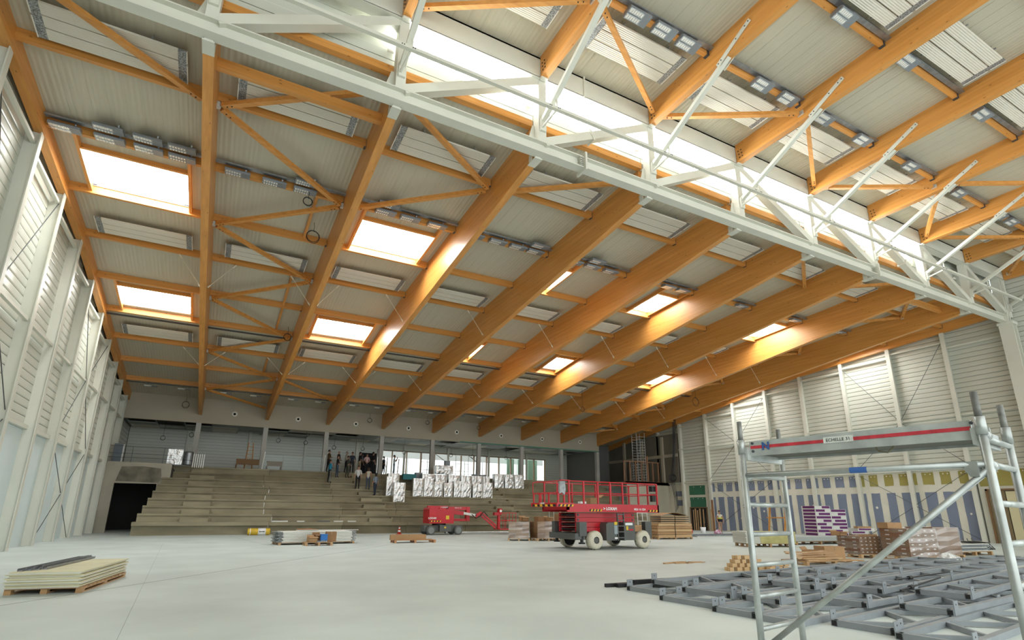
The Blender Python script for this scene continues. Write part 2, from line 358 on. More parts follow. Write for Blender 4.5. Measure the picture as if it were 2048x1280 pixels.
# ---- steel truss
TX0, TX1 = XB(-1)-.3, 39.6
tr = thing('steel_truss', 'long cream painted steel truss crossing the hall under the clerestory', 'truss', (17, 12.65, 12.41))
cy0, cy1, cz0, cz1 = 12.48, 12.81, 12.41, 12.83
obj('bottom_chord', MB().box(TX0, cy0, cz0, TX1+.6, cy1, cz0+.035).box(TX0, cy0, cz1-.035, TX1+.6, cy1, cz1).box(TX0, 12.63, cz0+.03, TX1+.6, 12.66, cz1-.03), STEEL, tr, world=True)
obj('top_chord', MB().box(TX0, 12.40, 15.14, TX1+.6, 12.46, 15.92).box(TX0, 12.40, 15.86, TX1+.6, 12.75, 15.92).box(TX0, 12.40, 15.12, TX1+.6, 12.75, 15.16), STEEL, tr, world=True)
for k in range(-1, 10):
    xc = XB(k)+BW/2
    obj('vertical', MB().prism([(xc-.14, cy0), (xc+.14, cy0), (xc+.14, cy1), (xc-.14, cy1)], 'z', cz1, 15.13), STEEL, tr, world=True); obj('foot_plate', MB().prism([(xc-.4, cz1), (xc-.14, cz1), (xc-.14, 13.5), (xc-.22, 13.5)], 'y', 12.74, 12.77), STEEL, tr, world=True)
    if 0 <= k <= 8:
        obj('bracket', MB().box(xc-.135, 12.72, 12.32, xc+.135, 13.2, 12.352).box(xc-.135, 12.9, 12.352, xc-.125, 13.12, 12.62).box(xc+.125, 12.9, 12.352, xc+.135, 13.12, 12.62).box(xc-.1, 12.75, 12.35, xc+.1, 12.9, 12.41), STEEL, tr, world=True)
        obj('end_plate', MB().box(xc-.11, 12.30, 15.09, xc+.11, 12.46, 15.135).box(xc-.13, 12.33, 15.10, xc+.13, 12.41, 15.14), STEEL, tr, world=True)
for k in range(-1, 9):
    a, c = XB(k)+BW/2, XB(k+1)+BW/2
    p, q = ((a+.12, 12.64, 12.85), (c-.12, 12.64, 15.1)) if k < 4 else ((a+.12, 12.64, 15.1), (c-.12, 12.64, 12.85))
    o = obj('diagonal', MB().bar(p, q, .30, .28, (0, 0, 1)), STEEL, tr, world=True)
    if k in (2, 6):
        m_ = Vector(p).lerp(Vector(q), .42 if k == 2 else .6); d = (Vector(q)-Vector(p)).normalized()
        obj('splice_plate', MB().bar(m_-d*.03, m_+d*.03, .38, .40), STEEL, o, world=True)
for xs in (XB(2)+1.75, XB(6)+.25-.9+4.6266*0+.75):
    sp = obj('splice_plate', MB().box(xs-.035, cy0-.1, cz0-.12, xs+.035, cy1+.1, cz1+.12), STEEL, tr, world=True)
    for i in range(5): obj('stiffener', MB().box(xs-.2, cy0-.02+.0, cz0+.06+.07*i, xs-.03, cy0+.13, cz0+.075+.07*i), STEEL, sp, world=True)
    obj('splice_plate', MB().box(xs-.03, 12.36, 15.05, xs+.03, 12.8, 15.95), STEEL, tr, world=True)
# restraint bar and knee braces in front of the truss
obj('restraint_bar', MB().box(XB(-1)-.2, 11.63, 13.40, 39.4, 11.75, 13.50), STEEL, tr, world=True)
for k in range(-1, 10):
    xc = XB(k)+BW/2
    p, q = Vector((xc, 12.45, 13.52)), Vector((xc, 8.75, 15.33))
    d = (q-p).normalized()
    s = obj('knee_brace', MB().bar(p, q, .13, .16, (1, 0, 0)), STEEL, tr, world=True)
    e0, e1 = p+d*3.55, p+d*4.98
    for sx in (-.145, .145): obj('fork_plate', MB().bar(e0+Vector((sx, 0, 0)), e1+Vector((sx, 0, 0)), .022, .15, (0, 0, 1)), STEEL, s, world=True)
    for sx in (-.16, .16):
        for t in (3.62, 3.74, 4.4, 4.78, 4.92): obj('bolt', MB().cyl(p+d*t+Vector((sx-.012, 0, 0)), p+d*t+Vector((sx+.012, 0, 0)), .018, 6), DARK, s, world=True)
    obj('bracket', MB().bar((xc-.06, 12.47, 13.25), (xc+.02, 11.75, 13.42), .05, .06).bar((xc+.05, 11.7, 13.45), (xc+.05, 11.7, 13.95), .04, .04).box(xc-.1, 12.40, 13.15, xc+.1, 12.48, 13.6), STEEL, tr, world=True)
    for i in range(4): obj('bolt', MB().cyl((xc-.25+.06*(i % 2)+.3*(i//2), 11.615, 13.45), (xc-.25+.06*(i % 2)+.3*(i//2), 11.64, 13.45), .015, 6), DARK, tr, world=True)
obj('support_column', MB().box(39.35, 12.3, 0, 39.42, 12.95, 12.3).box(39.82, 12.3, 0, 39.89, 12.95, 12.3).box(39.42, 12.6, 0, 39.82, 12.64, 12.3).box(39.3, 12.25, 12.25, 39.95, 13.0, 12.41).box(39.37, 12.34, 6.9, 39.87, 12.4, 7.1), STEEL, tr, world=True)
obj('support_column', MB().box(39.42, 12.45, 12.41, 39.5, 12.85, 15.9).box(39.7, 12.45, 12.41, 39.78, 12.85, 15.9).box(39.5, 12.6, 12.41, 39.7, 12.65, 15.9), STEEL, tr, world=True)
# ---- clerestory behind the truss
CLGL = emitter('clerestory_daylight', (.94, .98, .98), CLER_STRENGTH)
wall_c = struct('wall_clerestory', MB().box(-7, 13.12, 13.75, 41, 13.3, 14.50), CLAD, 'white cladding strip under the clerestory glazing')
for k in range(-1, 9):
    for i in range(2): obj('cladding_plank', MB().box(XB(k)+BW/2, 13.07, 13.86+.33*i, XB(k+1)+BW/2-.02, 13.12, 14.16+.33*i), CLAD, wall_c)
    obj('sill_beam', MB().box(XB(k)+BW, 12.90, 13.60, XB(k+1), 13.10, 13.84), WX, wall_c)
    a, c = XB(k)+BW/2, XB(k+1)+BW/2
    o = struct('window_%d' % (20+k), None, None, 'clerestory glazing bay')
    lit = 1 <= k <= 6
    g = obj('frame', MB().box(a, 13.1, 14.47, c, 13.22, 14.53).box(a, 13.1, 15.9, c, 13.3, 16.0), CURB, o)
    if lit:
        for i in range(5):
            xx0, xx1 = a+(c-a)*i/5, a+(c-a)*(i+1)/5
            obj('pane', MB().add([(xx0, 13.2, 14.53), (xx1, 13.2, 14.53), (xx1, 13.2, 15.9), (xx0, 13.2, 15.9)], [(0, 1, 2, 3)]), CLGL, o)
            if i: obj('mullion', MB().box(xx0-.022, 13.13, 14.53, xx0+.022, 13.19, 15.25), GALV, o)
        obj('transom', MB().box(a, 13.14, 15.235, c, 13.18, 15.275), GALV, o)
    else:
        for i in range(4): obj('cladding_plank', MB().box(a, 13.12, 14.53+.35*i, c, 13.2, 14.86+.35*i), CLAD, o)
    obj('blind_motor', MB().cyl((c-.32, 13.0, 14.42), (c-.14, 13.0, 14.42), .05, 8), CURB, o)
# ---- left and right walls
def wall(name, xin, xcl, xout, sgn, lab):
    wv = struct(name, MB().box(min(xcl+.0, xout), YF, 0, max(xcl, xout), 53.2, 8.4), CLADJ, lab)
    core = MB()
    yend = lambda z: 53.2 if z <= Zd(53) else (YK+(12.66-z)/.152 if z < 12.66 else YK-(z-12.66)/.0765)
    core.prism([(YF, 8.4), (53.2, 8.4), (53.2, Zd(53.2)+.2), (YK, Zd(YK)+.2), (13.2, Zd(13.2)+.2), (13.2, 16.6), (YF, 16.6)], 'x', min(xcl, xout), max(xcl, xout))
    obj('wall_core', core, CLADJ, wv)
    z = 4.45; h = .30
    while z < 16.2:
        zt = z+h-.012
        ye = yend(zt+.0) if zt < 13.66 else 13.2
        if ye > 13.2 or zt < 16.2:
            x0, x1 = sorted((xcl, xcl-sgn*.045))
            obj('cladding_plank', MB().prism([(xcl, z), (xcl-sgn*.035, z+.012), (xcl-sgn*.045, z+.05), (xcl-sgn*.045, zt-.05), (xcl-sgn*.035, zt-.012), (xcl, zt)], 'y', YF, ye), CLAD, wv)
        z += h
    for i, y in enumerate(COLY):
        zt = (Zu(y)-.85) if y < 12.9 else Zd(y)-.58
        if not (inview((xin, y, 1)) or inview((xin, y, zt)) or inview((xin, y, 5))): continue
        x0, x1 = sorted((xin, xin+sgn*.03)); xa, xb = sorted((xin+sgn*.03, xcl-sgn*.045))
        obj('column', MB().box(x0, y-.125, 0, x1, y+.125, zt).box(xa, y-.014, 0, xb, y+.014, zt), STEEL, wv)
        if i+1 < len(COLY):
            y2 = COLY[i+1]; xm = xin+sgn*.17
            for zr in (7.55, (min(zt, Zd(y2)-.58)-.35 if y > 12.9 else 11.85)):
                if y < 42.6 or sgn < 0: obj('rail', MB().bar((xm, y+.02, zr), (xm, y2-.02, zr if zr == 7.55 else (zr if y < 12.9 else Zd(y2)-.58-.35)), .12, .10), STEEL, wv)
    RB = mat('brace_rod_steel', (.11, .12, .12), .45, .6)
    for yc in (19.45, 32.8):
        i = COLY.index(yc)
        for y2 in (COLY[i-1], COLY[i+1]):
            for za, zb in ((Zd(y2)-.95, 7.55), (4.5, 7.5), (4.2, 2.15), (.05, 2.1)):
                obj('brace_rod', MB().cyl((xin+sgn*.12, y2, za), (xin+sgn*.12, yc, zb), .016, 6), RB, wv)
    obj('dado_rail', MB().box(*sorted((xcl-sgn*.2, xcl))[:1], YF, 4.28, sorted((xcl-sgn*.2, xcl))[1], 53, 4.42), STEEL, wv)
    return wv
wl = wall('wall_left', XL, WL, -7.1, -1, 'left wall of cream cladding over white boards with steel columns')
wr = wall('wall_right', XR, WR, 41.2, 1, 'right gable wall of cream cladding over jointed plasterboard')
for i in range(4, len(COLY)-1):
    y0, y1 = COLY[i]+.02, COLY[i+1]-.02
    obj('wall_board', MB().box(WL, y0, 0, WL+.06, y1, 4.27), BOARD, wl)

# ---------------------------------------------------------------- radiant heating panels
def heat_panel():
    t = thing('radiant_panel', 'x', 'heating panel', (0, 0, 0), 0, 'radiant ceiling panels')
    for i in range(3): obj('strip', MB().box(0, i*.40+.01, 0, 2.92, i*.40+.37, .06), PANEL, t)
    for x in (-.21, 2.92): obj('end_sheet', MB().box(x, .0, .01, x+.21, 1.19, .05), PERF, t)
    for x in (-.23, 3.12):
        for ya, yb in ((0, .42), (.50, 1.19)): obj('edge_strip', MB().box(x, ya, -.005, x+.025, yb, .055), CURB, t)
    for x in (.55, 2.35):
        obj('hanger_rail', MB().box(x-.02, -.05, .07, x+.02, 1.25, .10), GALV, t)
        for y in (.05, 1.15): obj('hanger_rod', MB().cyl((x, y, .1), (x, y, .30), .006, 4), GALV, t)
    return t
hp = heat_panel(); hp_used = False
ROWS = [('in the row nearest the truss', 14.55, Zd, .44), ('in the middle row', 24.55, Zd, .44), ('in the row nearest the grandstand', 34.58, Zd, .44)]
def place_panel(k, y, z, lab, slope):
    global hp_used
    if hp_used: o = dup(hp, (XB(k)+.98, y, z), None, lab)
    else: o = hp; o.location = (XB(k)+.98, y, z); o['label'] = lab; hp_used = True
    o.rotation_euler = (math.atan(slope), 0, 0)
for nm, y, zf, drop in ROWS:
    for k in range(-1, 8):
        place_panel(k, y, zf(y)-drop+.17, 'cream heating panel %s, %s bay from the left wall' % (nm, BAYN[k]), zf(y+1)-zf(y))
for nm, y in (('just in front of the clerestory', 10.0), ('nearest the camera', 5.08)):
    for k in range(0, 9):
        if inview((XB(k)+2.4, y+.6, 15.7), 60):
            place_panel(k, y, Zu(y)-.27, 'high heating panel %s, %s bay from the left wall' % (nm, BAYN[k]), -.025)
# ---------------------------------------------------------------- floodlights on the purlins
LENS = mat('floodlight_lens', (.72, .74, .76), .15, .6, var=.25, scale=(25, 25, 25))
def flood():
    t = thing('floodlight', 'x', 'floodlight', (0, 0, 0), 0, 'grey flood lamps on the purlins')
    obj('housing', MB().prism([(-.2, 0), (.2, 0), (.2, .07), (.12, .13), (-.12, .13), (-.2, .07)], 'x', -.40, .40), GREYBOX, t)
    l = obj('lens', MB().box(-.38, -.18, -.012, .13, -.02, .0).box(-.38, .02, -.012, .13, .18, 0), LENS, t)
    for i in range(6):
        for j in (-1, 1): obj('reflector', MB().box(-.35+.08*i, j*.1-.05, -.016, -.30+.08*i, j*.1+.05, -.012), CURB, l)
    obj('bracket', MB().bar((.25, 0, .12), (.25, -.05, .24), .04, .02), GALV, t)
    return t
fd = flood(); fd_used = False
def place_flood(x, y, z, lab, tilt=0.):
    global fd_used
    if fd_used: o = dup(fd, (x, y, z), None, lab)
    else: o = fd; o.location = (x, y, z); o['label'] = lab; fd_used = True
    o.rotation_euler = (tilt, 0, 0)
LAY = {-1: [.75, 1.9, 2.95, 3.9], 0: [.95, 2.15, 3.2], 1: [1.6, 2.6, 3.75], 2: [.85, 1.95, 2.95, 3.85], 3: [1.4, 2.4, 3.5], 4: [1.6, 2.7, 3.7], 5: [1.5, 3.6], 6: [1.8, 3.7], 7: [2.0, 3.6]}
PL = ['first', 'second', 'third', 'fourth']
for k, xs in LAY.items():
    for i, x in enumerate(xs):
        place_flood(XB(k)+x, 19.22, Zd(19.2)-.36, 'grey floodlight below the truss, bay %s from the left wall, %s lamp' % (BAYN[k], PL[i]), .12)
        if (k, i) in ((-1, 1), (-1, 2), (-1, 3), (0, 2), (1, 0), (2, 3), (3, 1)):
            place_flood(XB(k)+x, 18.78, Zd(19.2)-.28, 'front twin floodlight below the truss, bay %s from the left wall, %s pair' % (BAYN[k], PL[i]), .12)
for y, nm, lay in ((9.6, 'first high purlin', {2: [1.6, 2.65, 3.65], 3: [2.5, 3.85], 4: [1.3, 3.75], 5: [2.6], 6: [2.0], 7: [1.4, 2.6], 8: [1.8]}), (6.7, 'second high purlin', {2: [2.2], 3: [2.4], 4: [1.2], 5: [1.6], 6: [1.5]})):
    for k, xs in lay.items():
        for i, x in enumerate(xs):
            if inview((XB(k)+x, y, 15.6)): place_flood(XB(k)+x, y-.12, Zu(y)-.40, 'grey floodlight on the %s, bay %s from the left wall, %s lamp' % (nm, BAYN[k], PL[i]), -.1)
# small luminaires near the bulkhead
BATT = mat('white_batten_lens', (.75, .76, .72), .3)
for k in range(-1, 8):
    for i, x in enumerate((1.55, 3.55)):
        y = 44.0; c = (XB(k)+x, y, Zd(y)-.28)
        t = thing('batten_light', 'small white batten light before the bulkhead, %s bay, %s one' % (BAYN[k], 'left' if i == 0 else 'right'), 'light', c, 0, 'batten lights before the bulkhead')
        obj('lens', MB().box(-.33, -.12, -.06, .10, .12, 0), BATT, t); obj('gear_tray', MB().box(.1, -.12, -.05, .45, .12, 0), GREYBOX, t); obj('bracket', MB().box(-.05, -.02, 0, .0, .02, .24), GALV, t)

# ---------------------------------------------------------------- bulkhead, gallery, back wall
wb = struct('wall_bulkhead', MB().box(-6.45, YBK, 7.70, 35.6, YBK+.22, 9.75), PLASTER, 'grey plaster bulkhead above the gallery')
COLM = mat('gallery_column_render', (.46, .45, .42), .8, var=.05, scale=(1, 1, 1))
for k in range(0, 9):
    x = XB(k)+.14 if k < 8 else 35.42
    obj('column', MB().box(x-.17, YBK-.02, 4.43, x+.17, YBK+.32, 7.70), COLM, wb)
obj('edge_board', MB().box(19.6, YBK-.03, 7.66, 35.6, YBK+.1, 7.76), mat('green_moisture_board', (.10, .26, .19), .8), wb)
NOZ = mat('white_nozzle', (.78, .75, .66), .4)
for k in range(0, 8):
    c = (XB(k)+2.42, YBK, 8.57)
    t = thing('air_nozzle', 'round white air nozzle in the bulkhead, %s from the left' % ORD[k], 'air vent', c, 0, 'bulkhead air nozzles')
    obj('ring', MB().lathe([(.09, -.01), (.09, -.06), (.17, -.05), (.21, -.02), (.21, 0)], n=20, axis='y'), NOZ, t, smooth=True)
    obj('throat', MB().lathe([(.09, -.012), (.0, -.012)], n=14, axis='y'), DARK, t)
gs = struct('floor_gallery', MB().box(-6.45, 45.6+.95, 4.20, 40.4, 53, 4.45).box(-6.45, 44.2, 4.15, -2.6, 46.6, 4.45).box(34.9, 41.5, 4.15, 40.4, 46.6, 4.43), CONC, 'gallery slab behind the grandstand')
YB2 = 52.6
bw = struct('wall_back', MB().box(-6.6, YB2, 3.5, 13.6, YB2+.3, 9).box(32.6, YB2, 3.5, 40.5, YB2+.3, 9).box(13.6, YB2, 7.15, 32.6, YB2+.3, 9).box(13.6, YB2, 3.5, 32.6, YB2+.3, 4.75), CLADJ, 'back wall of the gallery')
for xa, xb, za, zb in ((-6.4, 13.55, 4.45, 8.4), (13.55, 32.6, 7.2, 8.4), (32.6, 35.6, 4.45, 8.4)):
    z = za
    while z < zb: obj('cladding_plank', MB().box(xa, YB2-.04, z, xb, YB2, z+.235), CLAD, bw); z += .25
for k in range(-1, 8):
    obj('column', MB().box(XB(k)+3.9, YB2-.2, 4.45, XB(k)+4.1, YB2-.04, 8.3), STEEL, bw)
PN = glass('gallery_glass', (.97, 1, .99), .04)
FR = wood('window_timber', 'z', (.45, .30, .17), (.36, .22, .11), False)
SILL = mat('white_outer_frame', (.8, .8, .8), .5)
nw = 13
for i in range(nw):
    xa = 13.6+i*(19.0/nw); xb = 13.6+(i+1)*(19.0/nw)
    o = struct('window_%d' % (40+i), None, None, 'gallery window')
    obj('frame', MB().box(xa, YB2-.05, 4.75, xa+.05, YB2+.12, 7.15).box(xb-.05, YB2-.05, 4.75, xb, YB2+.12, 7.15).box(xa, YB2-.05, 7.09, xb, YB2+.12, 7.15).box(xa, YB2-.05, 4.75, xb, YB2+.12, 4.80), FR, o)
    obj('pane', MB().add([(xa+.05, YB2+.05, 4.8), (xb-.05, YB2+.05, 4.8), (xb-.05, YB2+.05, 7.09), (xa+.05, YB2+.05, 7.09)], [(0, 1, 2, 3)]), PN, o)
# the corridor facade beyond the windows
fc = struct('wall_corridor', MB().box(13, 55.4, 0, 34, 55.6, 4.9).box(13, 55.4, 6.75, 34, 55.6, 9), SILL, 'white outer facade beyond the gallery windows')
obj('corridor_floor', MB().box(13, 52.9, 4.2, 34, 55.4, 4.45), CONC, fc)
for i in range(10):
    x = 13.2+i*2.15
    obj('mullion', MB().box(x, 55.38, 4.9, x+.09, 55.5, 6.75), SILL, fc)
    obj('transom', MB().box(x+.09, 55.4, 5.35, x+2.15, 55.46, 5.40), SILL, fc)
for xa, xb in ((28.6, 29.5), (30.0, 30.7), (31.3, 32.5)): obj('partition', MB().box(xa, 54.2, 4.45, xb, 54.3, 7.2), mat('pale_green_board', (.36, .55, .42), .8), fc)
# gallery ceiling tiles
cg = struct('ceiling_gallery', MB().box(-6.4, 46.85, 8.15, 35.5, 52.6, 8.25), CLADJ, 'open grid ceiling over the gallery')
TILE = mat('grey_ceiling_tile', (.42, .45, .44), .8, var=.06); TILE2 = mat('white_ceiling_tile', (.72, .70, .63), .8)
rr = random.Random(3)
for i in range(22):
    for j in range(3):
        if rr.random() < (.45 if i < 9 else .2): continue
        x = -6.2+i*1.87
        obj('ceiling_tile', MB().box(x, 47.0+j*1.8, 7.76, x+1.8, 48.7+j*1.8, 7.80), TILE if rr.random() < .6 else TILE2, cg)
for i in range(23): obj('grid_bar', MB().box(-6.25+i*1.87, 46.9, 7.77, -6.2+i*1.87, 52.5, 7.82), GALV, cg)
# entry wall at the left of the stand
en = struct('wall_entry', MB().box(-6.45, 44.0, 0, -5.65, 44.25, 4.45).box(-5.65, 44.0, 3.08, -2.6, 44.25, 4.45).box(-3.3, 44.0, 0, -2.6, 44.25, 3.08), mat('beige_render', (.44, .41, .33), .9, var=.1, scale=(.7, .7, .7)), 'beige wall with a dark passage under the gallery')
obj('cement_patch', MB().prism([(-5.6, 3.2), (-3.2, 3.15), (-3.1, 3.6), (-3.2, 4.1), (-4.2, 4.2), (-5.4, 4.15), (-5.5, 3.7)], 'y', 43.985, 44.0), mat('damp_cement', (.20, .185, .14), .95, var=.3, scale=(1.5, 1.5, 1.5)), en)
obj('passage_lining', MB().box(-6.45, 50, 0, -2.5, 50.2, 4.2).box(-2.7, 44.25, 0, -2.5, 50, 4.15), mat('passage_shade_tone', (.05, .05, .045), .9), en)  # lining colour near black to hold the darkness inside the passage
# ---------------------------------------------------------------- grandstand
st = thing('grandstand', 'stepped precast concrete grandstand with stair aisles at the far side', 'grandstand', (15, 42, 0))
NR, Y1, PY, Z1, PZ = 9, 38.0, .95, .75, .46
def xl(i): return -3.72+.11*i
JO = [xl(0), 3.4, 7.9, 12.3, 16.8, 21.2, 25.6, 30.2, 34.9]
CV = [CONC, mat('precast_concrete_pale', (.30, .265, .175), .8, var=.2, scale=(.4, 1.2, 1.2), detail=8), mat('precast_concrete_brown', (.23, .195, .12), .8, var=.22, scale=(.6, 1, 1), detail=8)]
rr = random.Random(5)
for i in range(NR):
    y, z = Y1+PY*i, Z1+PZ*i; xs = [xl(i)]+[v+rr.uniform(-.3, .3)*(.0 if i == 0 else 1) for v in JO[1:-1]]+[34.9]
    for a, c in zip(xs[:-1], xs[1:]):
        if i == 0: prof = [(y, z), (y, z-.21), (y+.3, z-.21), (y+.3, 0), (y+.45, 0), (y+.45, z-.2), (y+PY+.1, z-.2), (y+PY+.1, z)]
        else: prof = [(y-.03, z), (y-.03, z-.11), (y+.03, z-.11), (y+.03, z-PZ), (y+.16, z-PZ), (y+.16, z-.16), (y+PY+.1, z-.16), (y+PY+.1, z)]
        obj('row_unit', MB().prism(prof, 'x', a+.008, c-.008), rr.choice(CV), st, world=True)
obj('back_row', MB().box(-2.7, Y1+PY*NR-.05, 4.0, 34.9, 46.7, 4.45), CONC, st, world=True)
for xa, xb in ((-1.45, .05), (9.75, 11.3), (20.4, 22.0)):
    for i in range(NR):
        y, z = Y1+PY*i, Z1+PZ*i
        if i < NR-1: obj('step', MB().box(xa, y+PY-.42, z, xb, y+PY+.01, z+PZ/2), CV[1], st, world=True)
        if xb > 20: obj('kerb_block', MB().box(xb, y+PY-.4, z, xb+.12, y+PY, z+.36), CV[2], st, world=True)
        elif i < 7: obj('kerb_block', MB().box(xb-.02, y+PY-.35, z, xb+.1, y+PY, z+.3), CV[2], st, world=True)
# glass guards, posts
GG = glass('guard_glass', (.93, .96, .95), .015)
for i, (xa, xb) in enumerate(((3.1, 7.55), (12.6, 13.6))):
    t = thing('glass_guard', ['frameless glass guard at the top of the stand beside the visitors', 'short glass guard at the stand top right of the visitors'][i], 'railing', ((xa+xb)/2, 45.75, 4.2))
    n = 3 if i == 0 else 1
    for j in range(n):
        x0, x1 = xa+(xb-xa)*j/n+.03, xa+(xb-xa)*(j+1)/n-.03
        obj('pane', MB().box(x0, 45.70, 4.2, x1, 45.715, 5.55), GG, t, world=True)
        for x in (x0+.25, x1-.25): obj('clamp', MB().box(x-.07, 45.66, 4.18, x+.07, 45.74, 4.36), NODE, t, world=True)
    for x in (xa, xb): obj('handrail_post', MB().cyl((x, 45.7, 4.15), (x+.1, 45.7, 5.75), .05, 8), mat('white_tube', (.75, .75, .72), .3), t, world=True)
t = thing('terrace_railing', 'thin steel railing on the terrace above the dark passage', 'railing', (-4.3, 44.2, 4.45))
for z in (4.75, 5.02, 5.50): obj('rail', MB().cyl((-6.3, 44.2, z), (-2.6, 44.2, z), .014, 5), SHOE, t, world=True)
for x in (-5.0, -3.2): obj('post', MB().box(x-.04, 44.1, 4.2, x+.04, 44.2, 4.5).box(x-.015, 44.18, 4.45, x+.015, 44.21, 5.5), SHOE, t, world=True)
FOIL = mat('crinkled_foil', (.80, .80, .81), .28, 1., bump=1.0, var=.12, scale=(3.5, 3.5, 3.5), detail=6)
MATS['crinkled_foil'].node_tree.nodes['Bump'].inputs['Distance'].default_value = .12
t = thing('foil_duct', 'single square foil faced duct piece on the terrace by the railing', 'duct', (-2.55, 44.9, 4.45)); obj('sleeve', MB().box(-.45, -.2, 0, .45, .2, 1.05), FOIL, t); obj('flange', MB().box(-.48, -.22, 0, -.45, .22, 1.07), GALV, t)
t = thing('duct_roll', 'shiny grey corrugated duct roll beside the foil piece on the terrace', 'duct', (-1.75, 44.9, 4.45))
obj('shell', MB().lathe([(.26, 0), (.30, .02)]+[(.30-.015*(i % 2), .08+i*.06) for i in range(14)]+[(.26, .95)], n=16), GALV, t, smooth=True); obj('band', MB().lathe([(.31, .3), (.31, .34)], n=16), SHOE, t)
t = thing('vertical_grille', 'white upright slatted bundle standing right of the duct roll on the terrace', 'grille', (-1.2, 44.75, 4.3))
for i in range(6): obj('slat', MB().box(-.25+i*.13, 0, 0, -.20+i*.13, .06, .95), NODE, t)
t = thing('board_stack_upright', 'upright dark panel leaning in the terrace corner by the left wall', 'panel', (-5.9, 44.9, 4.45)); obj('panel', MB().box(-.25, 0, 0, .25, .06, 1.25), mat('blue_grey_film', (.13, .16, .19), .35), t); obj('edge_strip', MB().box(.25, 0, 0, .33, .06, 1.2), NODE, t)
# ladder and crates at the gallery
def ladder(x, y, z, h, lab, m):
    t = thing('step_ladder', lab, 'ladder', (x, y, z))
    for s in (-1, 1): obj('stile', MB().bar((s*.28, 0, 0), (s*.16, .28, h), .05, .03), m, t); obj('rear_leg', MB().bar((s*.28, .7, 0), (s*.16, .34, h), .04, .03), m, t)
    for i in range(6): f = (i+1)/7; obj('rung', MB().box(-.28+.12*f, .28*f-.03, h*f-.015, .28-.12*f, .28*f+.05, h*f+.015), m, t)
ladder(2.25, 47.2, 4.45, 2.1, 'orange step ladder standing on the gallery behind the crates', WZ)
BRN = mat('brown_hardboard', (.22, .125, .06), .8)
def crate(x, y, z, w_, d_, h_, lab):
    t = thing('crate', lab, 'crate', (x, y, z)); obj('panel', MB().box(0, 0, h_*.45, w_, .05, h_), BRN, t); obj('leg', MB().box(0, 0, 0, .08, d_, h_*.45), BRN, t); obj('leg', MB().box(w_-.08, 0, 0, w_, d_, h_*.45), BRN, t); obj('top', MB().box(0, .05, h_-.05, w_, d_, h_), BRN, t)
crate(1.35, 46.6, 4.45, 1.75, .7, .75, 'brown bench crate on the gallery in front of the ladder')
crate(3.5, 46.5, 4.45, 1.1, .7, .68, 'brown crate on the gallery right of the second column')
# cable coils hanging
def coil(x, y, z, r, drop, lab):
    t = thing('cable_coil', lab, 'cable', (x, y, z), 0, 'black cable loops')
    obj('loop', MB().path([(r*math.sin(a)*.9, .02*math.sin(3*a), -r+r*math.cos(a)) for a in [i*2*math.pi/16 for i in range(17)]]+[(.03, .03, -.05)], .014), DARK, t)
    obj('loop', MB().path([(r*.85*math.sin(a), .03, -r*.9+r*.85*math.cos(a)) for a in [i*2*math.pi/14 for i in range(15)]], .012), DARK, t)
    obj('tail', MB().path([(0, 0, -.02), (.02, 0, drop*.5), (-.02, 0, drop)], .010), DARK, t)
for i, (px, z) in enumerate(((-3.7, 6.7), (-1.9, 7.05), (-1.55, 7.0), (4.2, 7.05), (6.3, 7.0), (8.6, 6.75), (11.0, 6.8), (14.7, 6.7), (19.2, 6.7), (21.4, 6.7), (25.0, 6.75))):
    coil(px, 47.6, z, .17, 8.15-z, 'black cable loop hanging below the gallery ceiling, %s from the left' % ORD[i])
for i, (x, y, z, r, d) in enumerate(((XB(8)-1.2, 31.5, 10.75, .38, .9), (XB(6)-1.0, 34.8, 9.6, .2, 1.6), (XB(1)-.75, 21.3, 12.45, .28, .35), (XB(1)-.35, 32.0, 11.2, .22, .4), (XB(3)-1.4, 45.2, 8.95, .2, .4), (XB(0)-.8, 44.6, 8.9, .25, .6), (XB(4)-1.1, 44.8, 9.1, .18, .4), (XB(5)-.9, 44.6, 9.0, .18, .5), (XB(1)-1.3, 19.1, 12.6, .18, .3))):
    coil(x, y, z, r, d, 'black cable loop hanging from the sloping roof, %s counted from the right end beam' % ORD[i] if i == 0 else 'dark cable coil below the roof %s' % ['', 'in the sixth glulam bay, seen small against beam six', 'at the second beam under the floodlights', 'at the second beam by the tray', 'before the bulkhead in the fourth bay', 'in the corner bay before the bulkhead', 'before the bulkhead in the fifth bay', 'before the bulkhead in the sixth bay', 'under the paired lamp of the second bay'][i])
# ---------------------------------------------------------------- right wall lining
JC = mat('jointing_compound', (.70, .68, .58), .85, var=.05, scale=(1.2, 1.2, 1.2), detail=6)
BLUE = mat('blue_plasterboard', (.20, .235, .32), .85, var=.05); OLIVE = mat('olive_plasterboard', (.35, .30, .085), .85, var=.05); GREEN = mat('green_plasterboard', (.045, .17, .10), .85, var=.08)
SPOT = mat('filler_dab', (.78, .76, .70), .9)
rr = random.Random(11)
def board(y0, y1, z0, z1, m, dabs=0):
    def edge(a, b_, n): return [(a[0]+(b_[0]-a[0])*t/n+rr.uniform(-.02, .02), a[1]+(b_[1]-a[1])*t/n+rr.uniform(-.015, .015)) for t in range(n)]
    P = [(y0, z0), (y1, z0), (y1, z1), (y0, z1)]; n = 5 if z1-z0 > 1.5 else 2
    pts = edge(P[0], P[1], 2)+edge(P[1], P[2], n)+edge(P[2], P[3], 2)+edge(P[3], P[0], n)
    o = obj('plasterboard', MB().prism(pts[::-1], 'x', WR-.075, WR-.05), m, wr)
    for i in range(dabs):
        y, z = y0+(y1-y0)*(i+.6)/(dabs+.3), z1-.12
        obj('filler_dab', MB().cyl((WR-.078, y, z), (WR-.07, y, z), rr.uniform(.035, .05), 7), SPOT, o)
    return o
